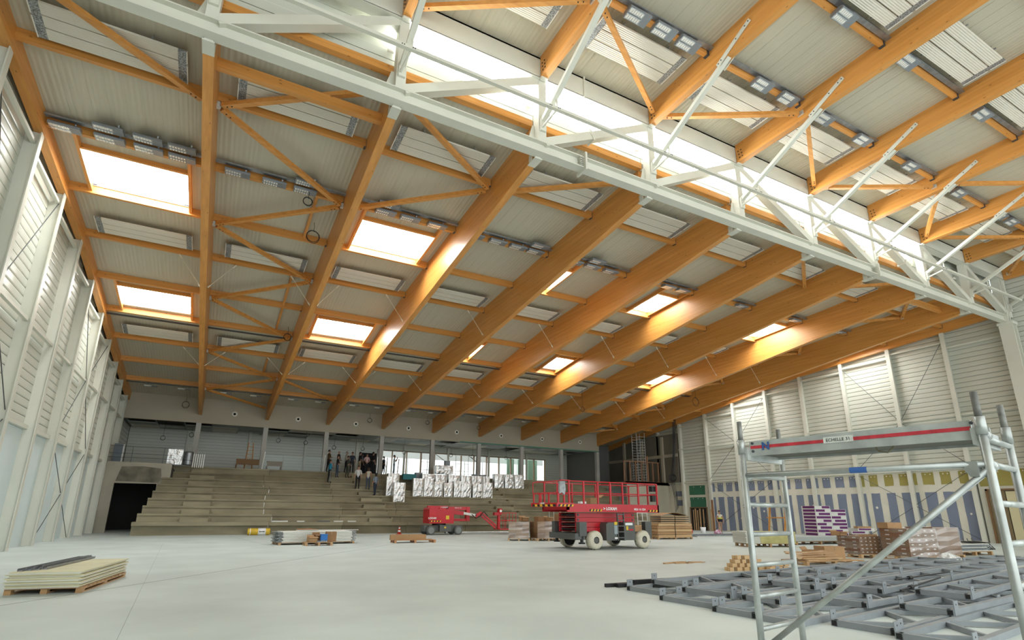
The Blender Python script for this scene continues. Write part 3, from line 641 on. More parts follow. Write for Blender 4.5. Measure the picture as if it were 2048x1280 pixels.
for i in range(4, len(COLY)-3):
    ya, yb = COLY[i]+.02, COLY[i+1]-.02
    if ya < 15: continue
    obj('wall_board', MB().box(WR-.06, ya, 0, WR, yb, 4.27), JC, wr)
    if ya > 36: continue
    for u0, u1 in ((.02, .22), (.55, 1.15), (1.55, 2.15), (2.5, 3.08)):
        u0 += rr.uniform(-.05, .05); u1 += rr.uniform(-.05, .05)
        board(yb-u1, yb-u0, 3.42, 4.18, OLIVE if ya < 22 else BLUE, 2 if u1-u0 > .3 else 0)
        o = board(yb-u1, yb-u0, .08, 2.95, BLUE, 0)
        if rr.random() < .5 and u1-u0 > .3:
            y, z = yb-(u0+u1)/2+rr.uniform(-.1, .1), rr.uniform(1.1, 2.2); obj('filler_dab', MB().cyl((WR-.078, y, z), (WR-.07, y, z), rr.uniform(.05, .11), 6), SPOT, o)
board(37.0, 38.95, 3.20, 4.05, GREEN, 2); board(37.0, 38.9, 2.08, 2.98, GREEN, 3); board(36.4, 36.6, 3.3, 3.9, BLUE)
obj('wall_board', MB().box(WR-.06, 39.5, 0, WR, 44, 4.27), JC, wr); board(39.9, 40.7, 3.1, 3.6, BLUE, 0); board(39.9, 40.6, 2.2, 2.75, BLUE, 0)
obj('wall_board', MB().box(WR-.06, 12.9, 3.05, WR, 16, 4.27), JC, wr); board(13.4, 15.9, 3.2, 4.15, OLIVE, 4)
obj('wall_board', MB().box(WR-.06, 15.65, 0, WR, 16, 3.05), JC, wr)
d1 = struct('door_1', MB().box(WR-.1, 14.05, 0, WR-.02, 14.75, 2.9), mat('cream_door_leaf', (.72, .66, .42), .6), 'brown framed double door in the right wall')
obj('door_frame', MB().box(WR-.16, 15.58, 0, WR, 15.68, 3.05).box(WR-.16, 13.9, 2.95, WR, 15.68, 3.05), BRN, d1)
obj('leaf', MB().box(WR-.1, 14.8, 0, WR-.03, 15.58, 2.95), mat('brown_door_leaf', (.22, .165, .09), .7), d1); obj('notice', MB().box(WR-.115, 15.25, 2.55, WR-.1, 15.45, 2.85), SPOT, d1)
d2 = struct('door_2', MB().box(WR-.07, 36.95, 0, WR-.02, 38.95, 2.0), mat('doorway_shade_panel', (.02, .02, .02), .9), 'dark doorway at the back of the right wall')  # black panel painted in for the unlit space of the doorway
obj('door_frame', MB().box(WR-.12, 38.9, 0, WR-.02, 39.0, 2.08).box(WR-.12, 36.9, 0, WR-.02, 37.0, 2.08).box(WR-.12, 36.9, 2.0, WR-.02, 39.0, 2.08), BRN, d2)
for y, w_, h_ in ((37.35, .12, 1.9), (37.75, .16, 1.95), (38.05, .1, 1.8), (38.3, .14, 1.95), (38.55, .08, 1.85)):
    obj('plank', MB().bar((WR-.15, y, .02), (WR-.09, y+.05, h_), .03, w_, (0, 1, 0)), PALE, d2)
# ---------------------------------------------------------------- raised floor at the right rear
sv = struct('wall_service', MB().box(34.9, 41.5, 0, 40.4, 41.7, 4.43), mat('beige_render_b', (.46, .43, .34), .9, var=.06, scale=(.6, .6, .6)), 'beige wall under the raised floor at the right rear')
obj('hatch', MB().box(35.4, 41.46, .3, 37.2, 41.5, 1.9), mat('beige_hatch', (.38, .35, .27), .9), sv)
sb = struct('wall_side', MB().box(35.5, 46.9, 4.43, 35.7, 52.6, 8.4).box(35.7, 50.5, 4.43, 40.4, 50.7, 8.9), mat('dim_wall', (.20, .20, .19), .9), 'dim partition behind the bulkhead')  # gloom of the room behind is put into this dark wall colour
obj('door_panel', MB().box(36.4, 50.4, 4.43, 37.6, 50.5, 6.7), mat('pale_blue_door', (.42, .47, .52), .6), sb)
obj('light_jamb', MB().box(37.6, 50.35, 4.43, 37.75, 50.5, 6.9), SILL, sb)
t = thing('timber_stud_wall', 'row of brown timber studs on the raised floor at the right rear', 'stud wall', (37.3, 41.9, 4.43))
RED = wood('reddish_stud', 'z', (.36, .19, .10), (.27, .13, .065), False)
for i in range(7):
    x = 34.95+i*.73; obj('stud', MB().box(x, 41.85, 4.43, x+(.16 if i == 4 else .08), 41.97, 7.0 if i == 4 else 6.35), RED, t, world=True)
obj('top_plate', MB().box(34.95, 41.85, 6.35, 39.5, 41.97, 6.43), RED, t, world=True); obj('bottom_plate', MB().box(34.95, 41.85, 4.43, 39.5, 41.97, 4.48), RED, t, world=True)
ALU = mat('bright_aluminium', (.70, .71, .70), .45, .25, var=.12, scale=(4, 4, 4))
def tower(x, y, z, w_, h_, lab):
    t = thing('access_tower', lab, 'scaffold', (x, y, z))
    for dx in (0, w_):
        for dy in (0, .7): obj('upright', MB().cyl((dx, dy, 0), (dx, dy, h_), .032, 6), ALU, t)
    n = int(h_/.28)
    for i in range(1, n):
        for dy in (0, .7): obj('rung', MB().cyl((0, dy, i*.28), (w_, dy, i*.28), .026, 5), ALU, t)
    for i in range(int(h_/2)): obj('diagonal', MB().cyl((0, .0, i*2), (w_, .7, i*2+1.9), .016, 5), ALU, t)
tower(38.2, 43.6, 4.43, 1.1, 5.2, 'tall aluminium access tower on the raised floor behind the studs')
tower(39.0, 44.8, 4.43, .9, 2.4, 'short aluminium access tower right of the tall one')
t = thing('cable_bundle', 'thick black cable bundle hanging at the rear of the right wall', 'cable', (39.7, 39.4, 2))
for i in range(5): obj('strand', MB().path([(39.9-.05*i, 39.6+.05*i, 10.55), (39.6-.04*i, 39.7, 7.5), (39.3-.12*i, 39.7, 4.6), (39.1-.1*i, 39.3, 3.2), (38.9-.1*i, 39.0, 2.0-.1*i)], .025), DARK, t, world=True)
for i in range(3): obj('coil', MB().path([(38.9+.45*math.cos(a), 39.5, 4.75+.3*math.sin(a)+.05*i) for a in [j*2*math.pi/14 for j in range(15)]], .03), DARK, t, world=True)

wq = struct('wall_rear_side', MB().box(40.0, 39.75, 4.43, 40.38, 50.5, 9.2), mat('dim_render', (.17, .155, .12), .9, var=.1, scale=(.5, .5, .5)), 'dim rendered wall beside the access tower')  # low light of the rear room is painted into the render colour
for y_ in (41.6, 44.6, 47.5): obj('pier', MB().box(39.8, y_, 4.43, 40.0, y_+.3, 9.0), PLASTER, wq)
obj('lintel', MB().box(39.9, 39.75, 6.9, 40.0, 50.5, 7.2), PLASTER, wq)

# ---------------------------------------------------------------- people
SKIN = mat('skin', (.40, .22, .15), .6)
def cloth(n, c): return mat('cloth_'+n, c, .9, var=.08, scale=(6, 6, 6))
def person(label, loc, rz, h, top, legs, hair, pose='down', shoes=(.02, .02, .02), shorts=False, stride=.06, lean=0., skirt=False):
    V = []; E = []; R = []; G = []
    def v(p, r, g, prev=None):
        V.append(p); R.append(r if isinstance(r, tuple) else (r, r)); G.append(g)
        if prev is not None: E.append((prev, len(V)-1))
        return len(V)-1
    pel = v((0, 0, .96), (.165, .115), 'L'); bel = v((0, .0+lean*.3, 1.10), (.15, .105), 'T', pel); che = v((0, lean*.7, 1.30), (.185, .115), 'T', bel)
    nb = v((0, lean, 1.44), (.10, .075), 'T', che); nk = v((0, lean+.005, 1.52), .052, 'S', nb)
    h1 = v((0, lean+.02, 1.585), (.066, .08), 'S', nk); h2 = v((0, lean+.015, 1.655), (.078, .095), 'S', h1); v((0, lean+.0, 1.725), (.06, .075), 'S', h2)
    for s in (-1, 1):
        sh = v((s*.19, lean, 1.405), .062, 'T', nb)
        if pose == 'crossed': el, wr, ha = (s*.25, lean+.06, 1.14), (s*.02, lean+.22, 1.17), (-s*.08, lean+.22, 1.19)
        elif pose == 'camera': el, wr, ha = (s*.27, lean+.14, 1.22), (s*.12, lean+.24, 1.47), (s*.05, lean+.24, 1.55)
        elif pose == 'chin' and s == 1: el, wr, ha = (s*.24, lean+.08, 1.15), (s*.10, lean+.22, 1.38), (s*.04, lean+.2, 1.45)
        elif pose == 'chin': el, wr, ha = (s*.24, lean+.06, 1.13), (s*.03, lean+.22, 1.14), (-s*.07, lean+.24, 1.15)
        elif pose == 'front': el, wr, ha = (s*.25, lean+.02, 1.14), (s*.12, lean+.20, 1.02), (s*.04, lean+.24, 1.0)
        elif pose == 'bend': el, wr, ha = (s*.25, lean+.03, 1.15), (s*.22, lean+.12, .92), (s*.20, lean+.16, .84)
        else: el, wr, ha = (s*.255, lean-.01, 1.13), (s*.265, lean+.05, .90), (s*.262, lean+.08, .81)
        e = v(el, .046, 'T' if not pose == 'bend' else 'S', sh); w_ = v(wr, .033, 'S', e); a = v(ha, (.036, .022), 'S', w_)
        d = (Vector(ha)-Vector(wr)).normalized(); sd = Vector((0, 1, 0)) if abs(d.y) < .7 else Vector((0, 0, 1))
        for i in range(4):
            b_ = Vector(ha)+d*.03+sd*(.018*(i-1.5)); k = v(tuple(b_), .0095, 'S', a); v(tuple(b_+d*(.055, .065, .07, .05)[i]+Vector((-s*.012, 0, 0))), .008, 'S', k)
        b_ = Vector(ha)+sd*.035; k = v(tuple(b_), .011, 'S', a); v(tuple(b_+d*.03+sd*.02), .009, 'S', k)
        st_ = stride*s
        hp_ = v((s*.095, 0, .90), .098, 'L', pel); kn = v((s*.10, st_*.6+.015, .50), .062, 'S' if shorts else 'L', hp_); an = v((s*.10, st_-.02, .085), .043, 'S' if shorts else 'L', kn)
        v((s*.11, st_+.12, .035), (.042, .03), 'F', an)
    me = bpy.data.meshes.new('body_cage'); me.from_pydata(V, E, []); o = bpy.data.objects.new('body_cage', me); COL.objects.link(o)
    md = o.modifiers.new('Skin', 'SKIN'); sd_ = me.skin_vertices[0].data
    for i, r in enumerate(R): sd_[i].radius = r; sd_[i].use_root = (i == 0)
    md.use_smooth_shade = True; o.modifiers.new('Sub', 'SUBSURF').levels = 1; o.modifiers['Sub'].render_levels = 1
    dg = bpy.context.evaluated_depsgraph_get(); bm = bpy.data.meshes.new_from_object(o.evaluated_get(dg)); bpy.data.objects.remove(o)
    mats = {'S': SKIN, 'T': cloth(*top), 'L': cloth(*legs), 'F': mat('shoe_%.2f%.2f' % shoes[:2], shoes, .6)}
    bm.materials.clear(); ks = list(mats)
    for k in ks: bm.materials.append(mats[k])
    segs = [(Vector(V[a]), Vector(V[b]), G[b] if not (G[b] in 'L' and G[a] == 'T') else 'L') for a, b in E]
    for f in bm.polygons:
        c = f.center; best = None
        for a, b, g in segs:
            ab = b-a; t = max(0, min(1, (c-a).dot(ab)/ab.length_squared)); dd = (c-(a+ab*t)).length
            if best is None or dd < best[0]: best = (dd, g, t)
        f.material_index = ks.index(best[1]); f.use_smooth = True
    bm.name = 'body'
    t = thing('person', label, 'person', loc, rz, None); t.scale = (h/1.78,)*3
    link('body', bm, t)
    HM = mat('hair_%s' % (hair[0]), hair[1], .7)
    n = 12; hv = MB()
    prof = [(.0, 1.792), (.045, 1.785), (.075, 1.76), (.088, 1.72), (.090, 1.68), (.080, 1.635 if not hair[2] else 1.5)]
    def hp(r, z, k):
        a = 2*math.pi*k/n; y = math.sin(a); f = 1.15
        zz = max(z, 1.70) if y > .35 else z
        return (r*math.cos(a), lean-.008+r*f*y*(1.0 if y < .35 else .9), zz)
    vs = [hp(r, z, k) for r, z in prof for k in range(n)]
    hv.add(vs, [(j*n+k, j*n+(k+1) % n, (j+1)*n+(k+1) % n, (j+1)*n+k) for j in range(len(prof)-1) for k in range(n)])
    if hair[0] != 'bald': obj('hair', hv, HM, t, smooth=True)
    obj('face', MB().prism([(-.012, 1.615), (.012, 1.615), (0, 1.665)], 'y', lean+.09, lean+.125).box(-.05, lean+.085, 1.655, -.022, lean+.104, 1.668).box(.022, lean+.085, 1.655, .05, lean+.104, 1.668).box(-.024, lean+.085, 1.588, .024, lean+.103, 1.596), mat('face_detail', (.22, .11, .08), .6), t)
    for s in (-1, 1): obj('ear', MB().cbox((s*.086, lean+.01, 1.645), (.018, .035, .06)), SKIN, t)
    return t
BLK = ('black', (.015, .015, .017)); DKG = ('charcoal', (.035, .038, .04)); JEAN = ('denim', (.07, .10, .14)); BRNJ = ('brown', (.10, .06, .025)); WHT = ('white', (.62, .62, .63)); TRQ = ('turquoise', (.02, .24, .38))
PNK = ('pink', (.62, .42, .42)); KHK = ('khaki', (.32, .25, .15)); GRB = ('greyblue', (.20, .25, .31)); CRM = ('cream', (.55, .52, .45)); SUIT = ('greensuit', (.06, .065, .05)); NVY = ('navy', (.03, .04, .06))
HB = ('black', (.012, .010, .009), False); HBR = ('brown', (.06, .03, .015), False); HGR = ('grey', (.28, .27, .26), False); HLB = ('longbrown', (.05, .025, .015), True); HLK = ('longblack', (.012, .01, .01), True); BALD = ('bald', (.3, .2, .15), False)
G = 4.45
RT = -1.35
person('man in a brown jacket facing right at the left end of the visitors', (8.05, 46.35, G), RT, 1.80, BRNJ, BLK, HB, 'crossed')
person('bald man in a black jacket behind the man in jeans', (8.85, 46.55, G), RT, 1.80, BLK, CRM, BALD, 'front')
person('man in a black top and blue jeans standing one row below the gallery', (8.55, 45.1, 3.97), RT-.2, 1.74, BLK, JEAN, HBR, 'crossed')
person('grey haired man in a cream shirt in the middle of the visitors', (9.55, 46.7, G), RT, 1.80, CRM, BLK, HGR, 'down')
person('man in a dark green suit one row below the gallery', (9.35, 45.1, 3.97), RT, 1.76, SUIT, SUIT, HBR, 'front')
person('man in a dark blazer over a blue shirt behind the suited man', (9.98, 46.6, G), math.pi-.3, 1.76, NVY, BLK, HBR, 'down')
person('leaning man in a black jacket and khaki trousers', (10.55, 46.45, G), RT, 1.78, BLK, KHK, HB, 'front', lean=.05)
person('woman with dark hair in a grey top beside the woman in pink', (10.85, 46.9, G), RT, 1.66, GRB, BLK, HLK, 'down')
person('woman in a pale pink top with black trousers on the gallery', (11.15, 46.4, G), math.pi, 1.66, PNK, BLK, HLB, 'front')
person('tall man in a black suit at the right end of the visitors', (11.7, 46.5, G), RT, 1.84, BLK, BLK, HB, 'down')
t = person('man in a turquoise t-shirt and black track trousers with white stripe', (7.82, 44.1, 3.51), RT-.1, 1.77, TRQ, BLK, HB, 'chin')
obj('side_stripe', MB().bar((.165, .01, .90), (.15, .03, .1), .02, .035), cloth(*WHT), t)
person('man in a white shirt seen from behind on the steps', (9.75, 42.95, 3.05), 2.9, 1.76, WHT, BLK, HBR, 'down')
person('woman in a white top carrying a bag on the steps', (10.55, 43.0, 3.05), -.4, 1.66, CRM, JEAN, HLB, 'bend')
person('woman with long dark hair in a grey-blue top on the steps', (10.9, 42.1, 2.59), .5, 1.68, GRB, NVY, HLK, 'down')
person('man in a white shirt taking a picture before the gallery window', (13.85, 47.6, G), RT-.6, 1.80, WHT, JEAN, HB, 'camera')
person('dark haired visitor half hidden behind the gallery post', (13.0, 47.9, G), RT, 1.66, DKG, BLK, HB, 'down')
t = person('worker in a cream, yellow and black shirt and beige shorts by the blue boards', (34.7, 30.6, 0), 2.6, 1.74, ('work_cream', (.60, .57, .48)), ('beige', (.42, .37, .27)), HB, 'bend', shorts=True, lean=.06)
obj('yellow_band', MB().lathe([(.205, 1.14), (.215, 1.24)], (0, .03, 0), 14), cloth('hi_yellow', (.55, .50, .08)), t, smooth=True); obj('black_waist', MB().lathe([(.195, .93), (.205, 1.13)], (0, .015, 0), 14), cloth(*BLK), t, smooth=True)
BG = mat('dark_screen_cloth', (.012, .013, .016), .9)
t = thing('dark_screen', 'tall black screen panel behind the visitors on the gallery', 'screen', (11.3, 47.6, G)); obj('panel', MB().box(-.55, 0, 0, .95, .05, 1.85), BG, t); obj('foot', MB().box(-.6, -.2, 0, 1.0, .25, .04), BG, t)
# ---------------------------------------------------------------- foil faced ducts on the stand
def duct(x, y, z, w_, h_, lab, d_=.5):
    t = thing('foil_duct', lab, 'duct', (x, y, z), 0, 'foil duct pieces on the stand')
    me = MB(); n = 6; r_ = random.Random(int(x*100)+int(z*10))
    cx, cz = w_*r_.uniform(.4, .6), h_*r_.uniform(.35, .6); P = []
    for j in range(n+1):
        for i in range(n+1):
            u, v_ = w_*i/n, h_*j/n; a = math.atan2(v_-cz, u-cx); e = 0 if i in (0, n) or j in (0, n) else 1
            P.append((u, -.02-.045*e*(.5+.5*math.sin(7*a+r_.random()*2)) - .02*e*r_.random(), v_))
    me.add(P, [(j*(n+1)+i, j*(n+1)+i+1, (j+1)*(n+1)+i+1, (j+1)*(n+1)+i) for j in range(n) for i in range(n)])
    obj('foil_face', me, FOIL, t); obj('casing', MB().box(0, 0, 0, w_, d_, h_), FOIL, t)
    obj('flange', MB().box(-.025, -.03, 0, 0, .02, h_+.01).box(w_, -.03, 0, w_+.025, .02, h_+.01), mat('white_edge_tape', (.82, .8, .72), .5), t)
FR4 = [(13.95, .80, 1.40), (14.85, .78, 1.42), (15.72, .68, 1.18), (16.55, .70, 1.12), (17.4, .62, 1.30), (18.05, .84, 1.15), (19.1, .86, 1.12), (20.05, .82, 1.25)]
for i, (x, w_, h_) in enumerate(FR4): duct(x, 42.2, 2.59, w_, h_, 'foil faced duct piece in the long front row on the stand, %s from the left' % ORD[i])
for i, (x, w_) in enumerate(((15.0, 1.0), (16.15, .95), (17.3, .95), (18.45, .9), (19.45, .95), (20.5, .6))): duct(x, 43.2, 3.05, w_, 1.38, 'foil faced duct piece in the rear row behind the front ducts, %s from the left' % ORD[i])
duct(11.75, 42.0, 2.59, .75, 1.45, 'tall foil duct piece at the left end of the pile, beside the stair'); duct(12.1, 42.9, 3.05, .85, 1.3, 'foil duct piece behind the tall one at the left end of the pile')
duct(12.05, 40.95, 2.13, .82, 1.42, 'lowest foil duct piece, standing one row in front of the others')
for i, x in enumerate((21.9, 22.95, 23.95)): duct(x, 43.8, 3.51, .88, 1.22, 'foil duct piece in the group of three at the right, %s' % ['left one', 'middle one', 'right one'][i])
duct(16.5, 44.1, 4.55, 1.5, .72, 'large foil duct lying on top of the pile')
TEAL = mat('teal_cover', (.03, .22, .24), .6)
for i, (x, y, z, w_, h_, c) in enumerate(((14.7, 44.0, 4.3, .55, .25, GREYBOX), (20.0, 44.2, 4.3, .38, .35, GREYBOX), (20.75, 44.2, 4.3, .5, .3, GREYBOX), (17.4, 44.3, 5.29, .42, .4, GREYBOX), (13.6, 43.9, 3.97, 1.1, .45, TEAL))):
    t = thing('duct_fitting', ['small grey duct fitting left on the foil pile', 'grey square fitting on the pile right of centre', 'grey fitting on the pile nearest the three right ducts', 'grey fitting on top of the large lying duct', 'teal covered bundle on the stand behind the left ducts'][i], 'fitting', (x, y, z)); obj('body', MB().box(0, 0, -.3 if i < 3 else 0, w_, .4, h_), c, t); obj('rim', MB().box(-.03, -.03, h_-.03, w_+.03, .43, h_), c, t)
# trestles on the gallery in front of the windows
for i, x in enumerate((16.6, 20.0)):
    t = thing('white_trestle', 'white folding platform frame before the windows, %s one' % ('left' if i == 0 else 'right'), 'trestle', (x, 48.3, G))
    WT = mat('white_frame_tube', (.75, .76, .74), .4)
    for a in (0, 1.3): obj('leg', MB().cyl((a, 0, 0), (a, 0, 2.2), .03, 6), WT, t)
    for z in (.7, 1.4, 2.2): obj('rail', MB().cyl((0, 0, z), (1.3, 0, z), .025, 6), WT, t)
    obj('arm', MB().cyl((1.3, 0, 2.2), (2.4, 0, 1.5), .025, 6), SHOE, t)
# battens and foil strips lying on the first row
for i, (x, w_, m_) in enumerate(((3.6, .95, NODE), (5.1, .45, NODE), (6.35, .8, SHOE), (7.4, .6, NODE), (8.3, .55, NODE))):
    t = thing('metal_strip', 'thin metal strip lying on the lowest row of the stand, %s from the left' % ORD[i], 'strip', (x, 38.5, Z1)); obj('web', MB().box(0, 0, 0, w_, .15, .02), m_, t); obj('lip', MB().box(0, 0, .02, w_, .02, .07), m_, t)

# ---------------------------------------------------------------- scissor lift
RP = mat('red_machine_paint', (.52, .012, .022), .32, var=.06, scale=(2, 2, 2)); CG = mat('machine_grey', (.10, .105, .10), .5, var=.08, scale=(2, 2, 2)); TYRE = mat('rubber', (.03, .03, .03), .8)
CANV = mat('off_white_wheel_cover', (.66, .62, .50), .9, var=.12, scale=(4, 4, 4)); WHITE = mat('white_lettering', (.85, .85, .85), .5); YEL = mat('yellow_label', (.75, .52, .03), .5); HAZ = mat('hazard_yellow', (.80, .42, .02), .5)
RX = math.pi/2
sl = thing('scissor_lift', 'red scissor lift with grey chassis and cloth covered wheels', 'scissor lift', (15.7, 20.4, 0))
obj('chassis', MB().box(-2.0, -.55, .38, 1.85, .55, .68).box(-2.25, -1.0, .42, -1.75, 1.0, .66).box(1.5, -1.0, .42, 1.9, 1.0, .64), CG, sl)
for i, (x, y) in enumerate(((-1.28, -1.0), (1.33, -1.0), (-1.28, 1.0), (1.33, 1.0))):
    s = -1 if y < 0 else 1
    wv = obj('wheel', MB().lathe([(.15, -.12), (.30, -.15), (.36, -.08), (.375, 0), (.36, .08), (.30, .15), (.15, .12)], (x, y, .375), 22, 'y'), TYRE, sl, smooth=True)
    mb = MB(); prof = [(.14, s*.17), (.22, s*.185), (.31, s*.175), (.37, s*.11), (.385, 0), (.37, -s*.11), (.30, -s*.17)]; n = 28; vs = []
    for r, h in prof:
        for k in range(n):
            q = 1+.03*math.sin(k*2.9+h*20)+.02*math.sin(k*5.3); vs.append((x+r*q*math.cos(2*math.pi*k/n), y+h*(1+.06*math.sin(k*3.7)), max(.002, .385+r*q*math.sin(2*math.pi*k/n))))
    mb.add(vs, [(j*n+k, j*n+(k+1) % n, (j+1)*n+(k+1) % n, (j+1)*n+k) for j in range(len(prof)-1) for k in range(n)])
    obj('wheel_cover', mb, CANV, wv, smooth=True); obj('hub', MB().cyl((x, y+s*.12, .38), (x, y+s*.165, .38), .11, 12), CG, wv)
for x, y in ((-1.88, -.95), (-1.88, .95), (1.85, -.75), (1.85, .95)):
    o = obj('outrigger', MB().box(x-.18, y-.12, .55, x+.18, y+.12, 1.12), CG, sl); obj('foot', MB().cyl((x, y, .3), (x, y, .56), .07, 8).cyl((x, y, .24), (x, y, .3), .14, 10), DARK, o)
obj('engine_box', MB().prism([(-.72, .36), (-.15, .36), (-.15, 1.1), (-.62, 1.1), (-.72, 1.02)], 'y', -1.12, -.5), CG, sl)
eb = obj('engine_box', MB().prism([(.27, .36), (.85, .36), (.85, 1.0), (.78, 1.1), (.27, 1.1)], 'y', -1.12, -.5), CG, sl)
obj('control_panel', MB().box(-.30, -1.135, .62, -.12, -1.12, .98), mat('control_panel_grey', (.30, .36, .38), .4), sl)
for x, z, w_, h_, m_ in ((-.28, 1.0, .2, .12, YEL), (.32, .98, .4, .10, WHITE), (.37, .78, .1, .17, YEL), (.5, .76, .25, .06, RP), (-.28, .42, .2, .07, WHITE)): obj('decal', MB().box(x, -1.126, z, x+w_, -1.119, z+h_), m_, sl)
lad = obj('ladder', MB().box(-.12, -1.15, .35, -.08, -1.08, 1.5).box(.22, -1.15, .35, .26, -1.08, 1.5), CG, sl)
for i in range(5): obj('rung', MB().box(-.08, -1.15, .45+.24*i, .22, -1.05, .49+.24*i), CG, lad)
for j in range(4):
    for s in (-1, 1):
        a, c = (.70+.2*j, .88+.2*j)
        obj('scissor_arm', MB().prism([(-1.95, .70+.2*j), (1.22, .715+.2*j), (1.22, .89+.2*j), (-1.95, .885+.2*j)], 'y', s*.62-.05, s*.62+.05), RP, sl)
        obj('pivot', MB().cyl((1.12, s*.62-.07, .8+.2*j), (1.12, s*.62+.07, .8+.2*j), .05, 8), CG, sl)
        obj('pivot', MB().cyl((-1.85, s*.62-.07, .8+.2*j), (-1.85, s*.62+.07, .8+.2*j), .05, 8), CG, sl)
    obj('cross_tube', MB().cyl((-1.8, -.6, .8+.2*j), (-1.8, .6, .8+.2*j), .05, 8), DARK, sl)
obj('platform_beam', MB().box(-2.6, -1.0, 1.52, 2.42, -.92, 1.85).box(-2.6, .92, 1.52, 2.42, 1.0, 1.85).box(-2.6, -1, 1.60, -2.5, 1, 1.85).box(2.34, -1, 1.52, 2.42, 1, 1.85), RP, sl)
obj('deck', MB().box(-2.6, -.98, 1.80, 2.42, .98, 1.86), CG, sl)
obj('deck_extension', MB().box(-3.15, -1.05, 1.72, -2.3, 1.05, 1.88), RP, sl)
def hazard(x0, x1, z, y, n):
    for i in range(n):
        a = x0+(x1-x0)*i/n; c = x0+(x1-x0)*(i+1)/n
        obj('hazard_stripe', MB().prism([(a, z), (c, z), (c+.04, z+.09), (a+.04, z+.09)], 'y', y-.006, y), HAZ if i % 2 else DARK, sl)
hazard(-3.1, -2.35, 1.73, -1.05, 8); hazard(-1.5, -.85, 1.55, -1.0, 8); hazard(1.75, 2.3, 1.55, -1.0, 6)
for i in range(9):
    a = -.98+.21*i; obj('hazard_stripe', MB().prism([(a, 1.73), (a+.21, 1.73), (a+.25, 1.82), (a+.04, 1.82)], 'x', -3.156, -3.15), HAZ if i % 2 else DARK, sl)
text('> LOXAM', .17, WHITE, sl, (-.38, -1.008, 1.66), (RX, 0, 0), bold=.006); text('0826 16 1224', .12, WHITE, sl, (1.28, -1.008, 1.65), (RX, 0, 0), bold=.003); text('> LOXAM', .09, WHITE, sl, (-3.162, .1, 1.86), (RX, 0, -math.pi/2), bold=.003)
def rail(pts, r=.024): obj('guard_rail', MB().path(pts, r, 6), RP, sl)
def post(x, y, z0=1.86, z1=2.78): obj('guard_post', MB().box(x-.03, y-.03, z0, x+.03, y+.03, z1), RP, sl)
for y in (-.98, .98):
    for z in (2.30, 2.78): rail([(-2.55, y, z), (2.36, y, z)])
    for x in (-2.5, -1.75, -1.0, -.33, .35, 1.25, 2.36): post(x, y)
    rail([(-3.1, y, 2.28), (-2.45, y, 2.28)]); rail([(-3.1, y, 2.3), (-3.1, y, 2.74), (-2.9, y, 2.80), (-2.45, y, 2.80)])
    for x in (-3.05, -2.75): post(x, y, 1.88, 2.3)
for x, z0 in ((-3.1, 1.88), (2.38, 1.86)):
    for z in (2.29, 2.76): rail([(x, -.98, z), (x, .98, z)])
    for y in (-.35, .3): post(x, y, z0, 2.3 if x < 0 else 2.76)
obj('control_box', MB().box(2.1, -.96, 2.0, 2.3, -.8, 2.35).box(2.15, -.9, 2.45, 2.4, -.7, 2.7), DARK, sl)
o = tag(obj('work_jacket', MB().prism([(-3.0, 2.74), (-2.75, 2.76), (-2.72, 2.4), (-2.78, 2.2), (-2.9, 2.3), (-3.02, 2.25)], 'y', 19.33, 19.45), mat('grey_cloth', (.38, .40, .42), .9, var=.2, scale=(8, 8, 8))), 'grey work cloth hanging on the front rail of the red scissor lift', 'cloth'); o.location.x = 15.7
CARD = mat('cardboard', (.40, .235, .115), .85, var=.07, scale=(2, 2, 2)); CARD2 = mat('cardboard_dark', (.28, .15, .07), .85, var=.08, scale=(2, 2, 2))
t = thing('carton', 'small open carton standing on the scissor lift platform', 'box', (15.2, 20.5, 1.86)); obj('body', MB().box(-.25, -.2, 0, .2, .2, .28), CARD, t); obj('flap', MB().bar((.2, -.2, .28), (.38, -.2, .4), .02, .3, (0, 1, 0)), CARD, t)
t = thing('paper_pad', 'white paper pad lying on the scissor lift platform', 'paper', (14.2, 19.9, 1.86)); obj('sheet', MB().box(-.15, -.1, 0, .15, .1, .10), WHITE, t); obj('clip', MB().box(-.05, -.11, .08, .05, -.1, .12), CG, t)
# ---------------------------------------------------------------- boom lift
bl = thing('boom_lift', 'red articulated boom lift parked before the grandstand', 'boom lift', (13.8, 35.4, 0))
obj('chassis', MB().box(-1.35, -.35, .22, 1.35, .35, .60).box(-.35, -.62, .2, .45, .62, .62), CG, bl)
for x in (-.97, .95):
    for y in (-.58, .58):
        wv = obj('wheel', MB().lathe([(.20, -.11), (.25, -.12), (.285, -.08), (.285, .08), (.25, .12), (.20, .11)], (x, y, .285), 20, 'y'), CG, bl, smooth=True)
        obj('rim', MB().cyl((x, y-.125, .285), (x, y+.125, .285), .2, 16), mat('grey_rim', (.22, .24, .235), .5), wv)
obj('turntable', MB().cyl((-.2, 0, .60), (-.2, 0, .72), .45, 20), DARK, bl)
obj('counterweight', MB().prism([(-1.1, .72), (.62, .72), (.62, 1.25), (.55, 1.38), (-.1, 1.40), (-.25, 1.62), (-1.05, 1.72), (-1.12, 1.6)], 'y', -.6, .6), RP, bl)
obj('link', MB().box(.3, -.12, 1.58, 1.95, .12, 1.80).box(-1.05, -.12, 1.66, .4, .12, 1.84), RP, bl)
obj('link', MB().box(1.72, -.16, .88, 1.96, .16, 1.78), RP, bl); obj('link', MB().box(.6, -.1, .86, 1.8, .1, 1.02), RP, bl)
obj('main_boom', MB().bar((-.35, -.3, 1.56), (1.4, -.3, 1.36), .2, .26), RP, bl); obj('telescope', MB().bar((1.3, -.3, 1.40), (2.35, -.3, 1.24), .14, .16), mat('worn_white_steel', (.7, .68, .64), .4), bl)
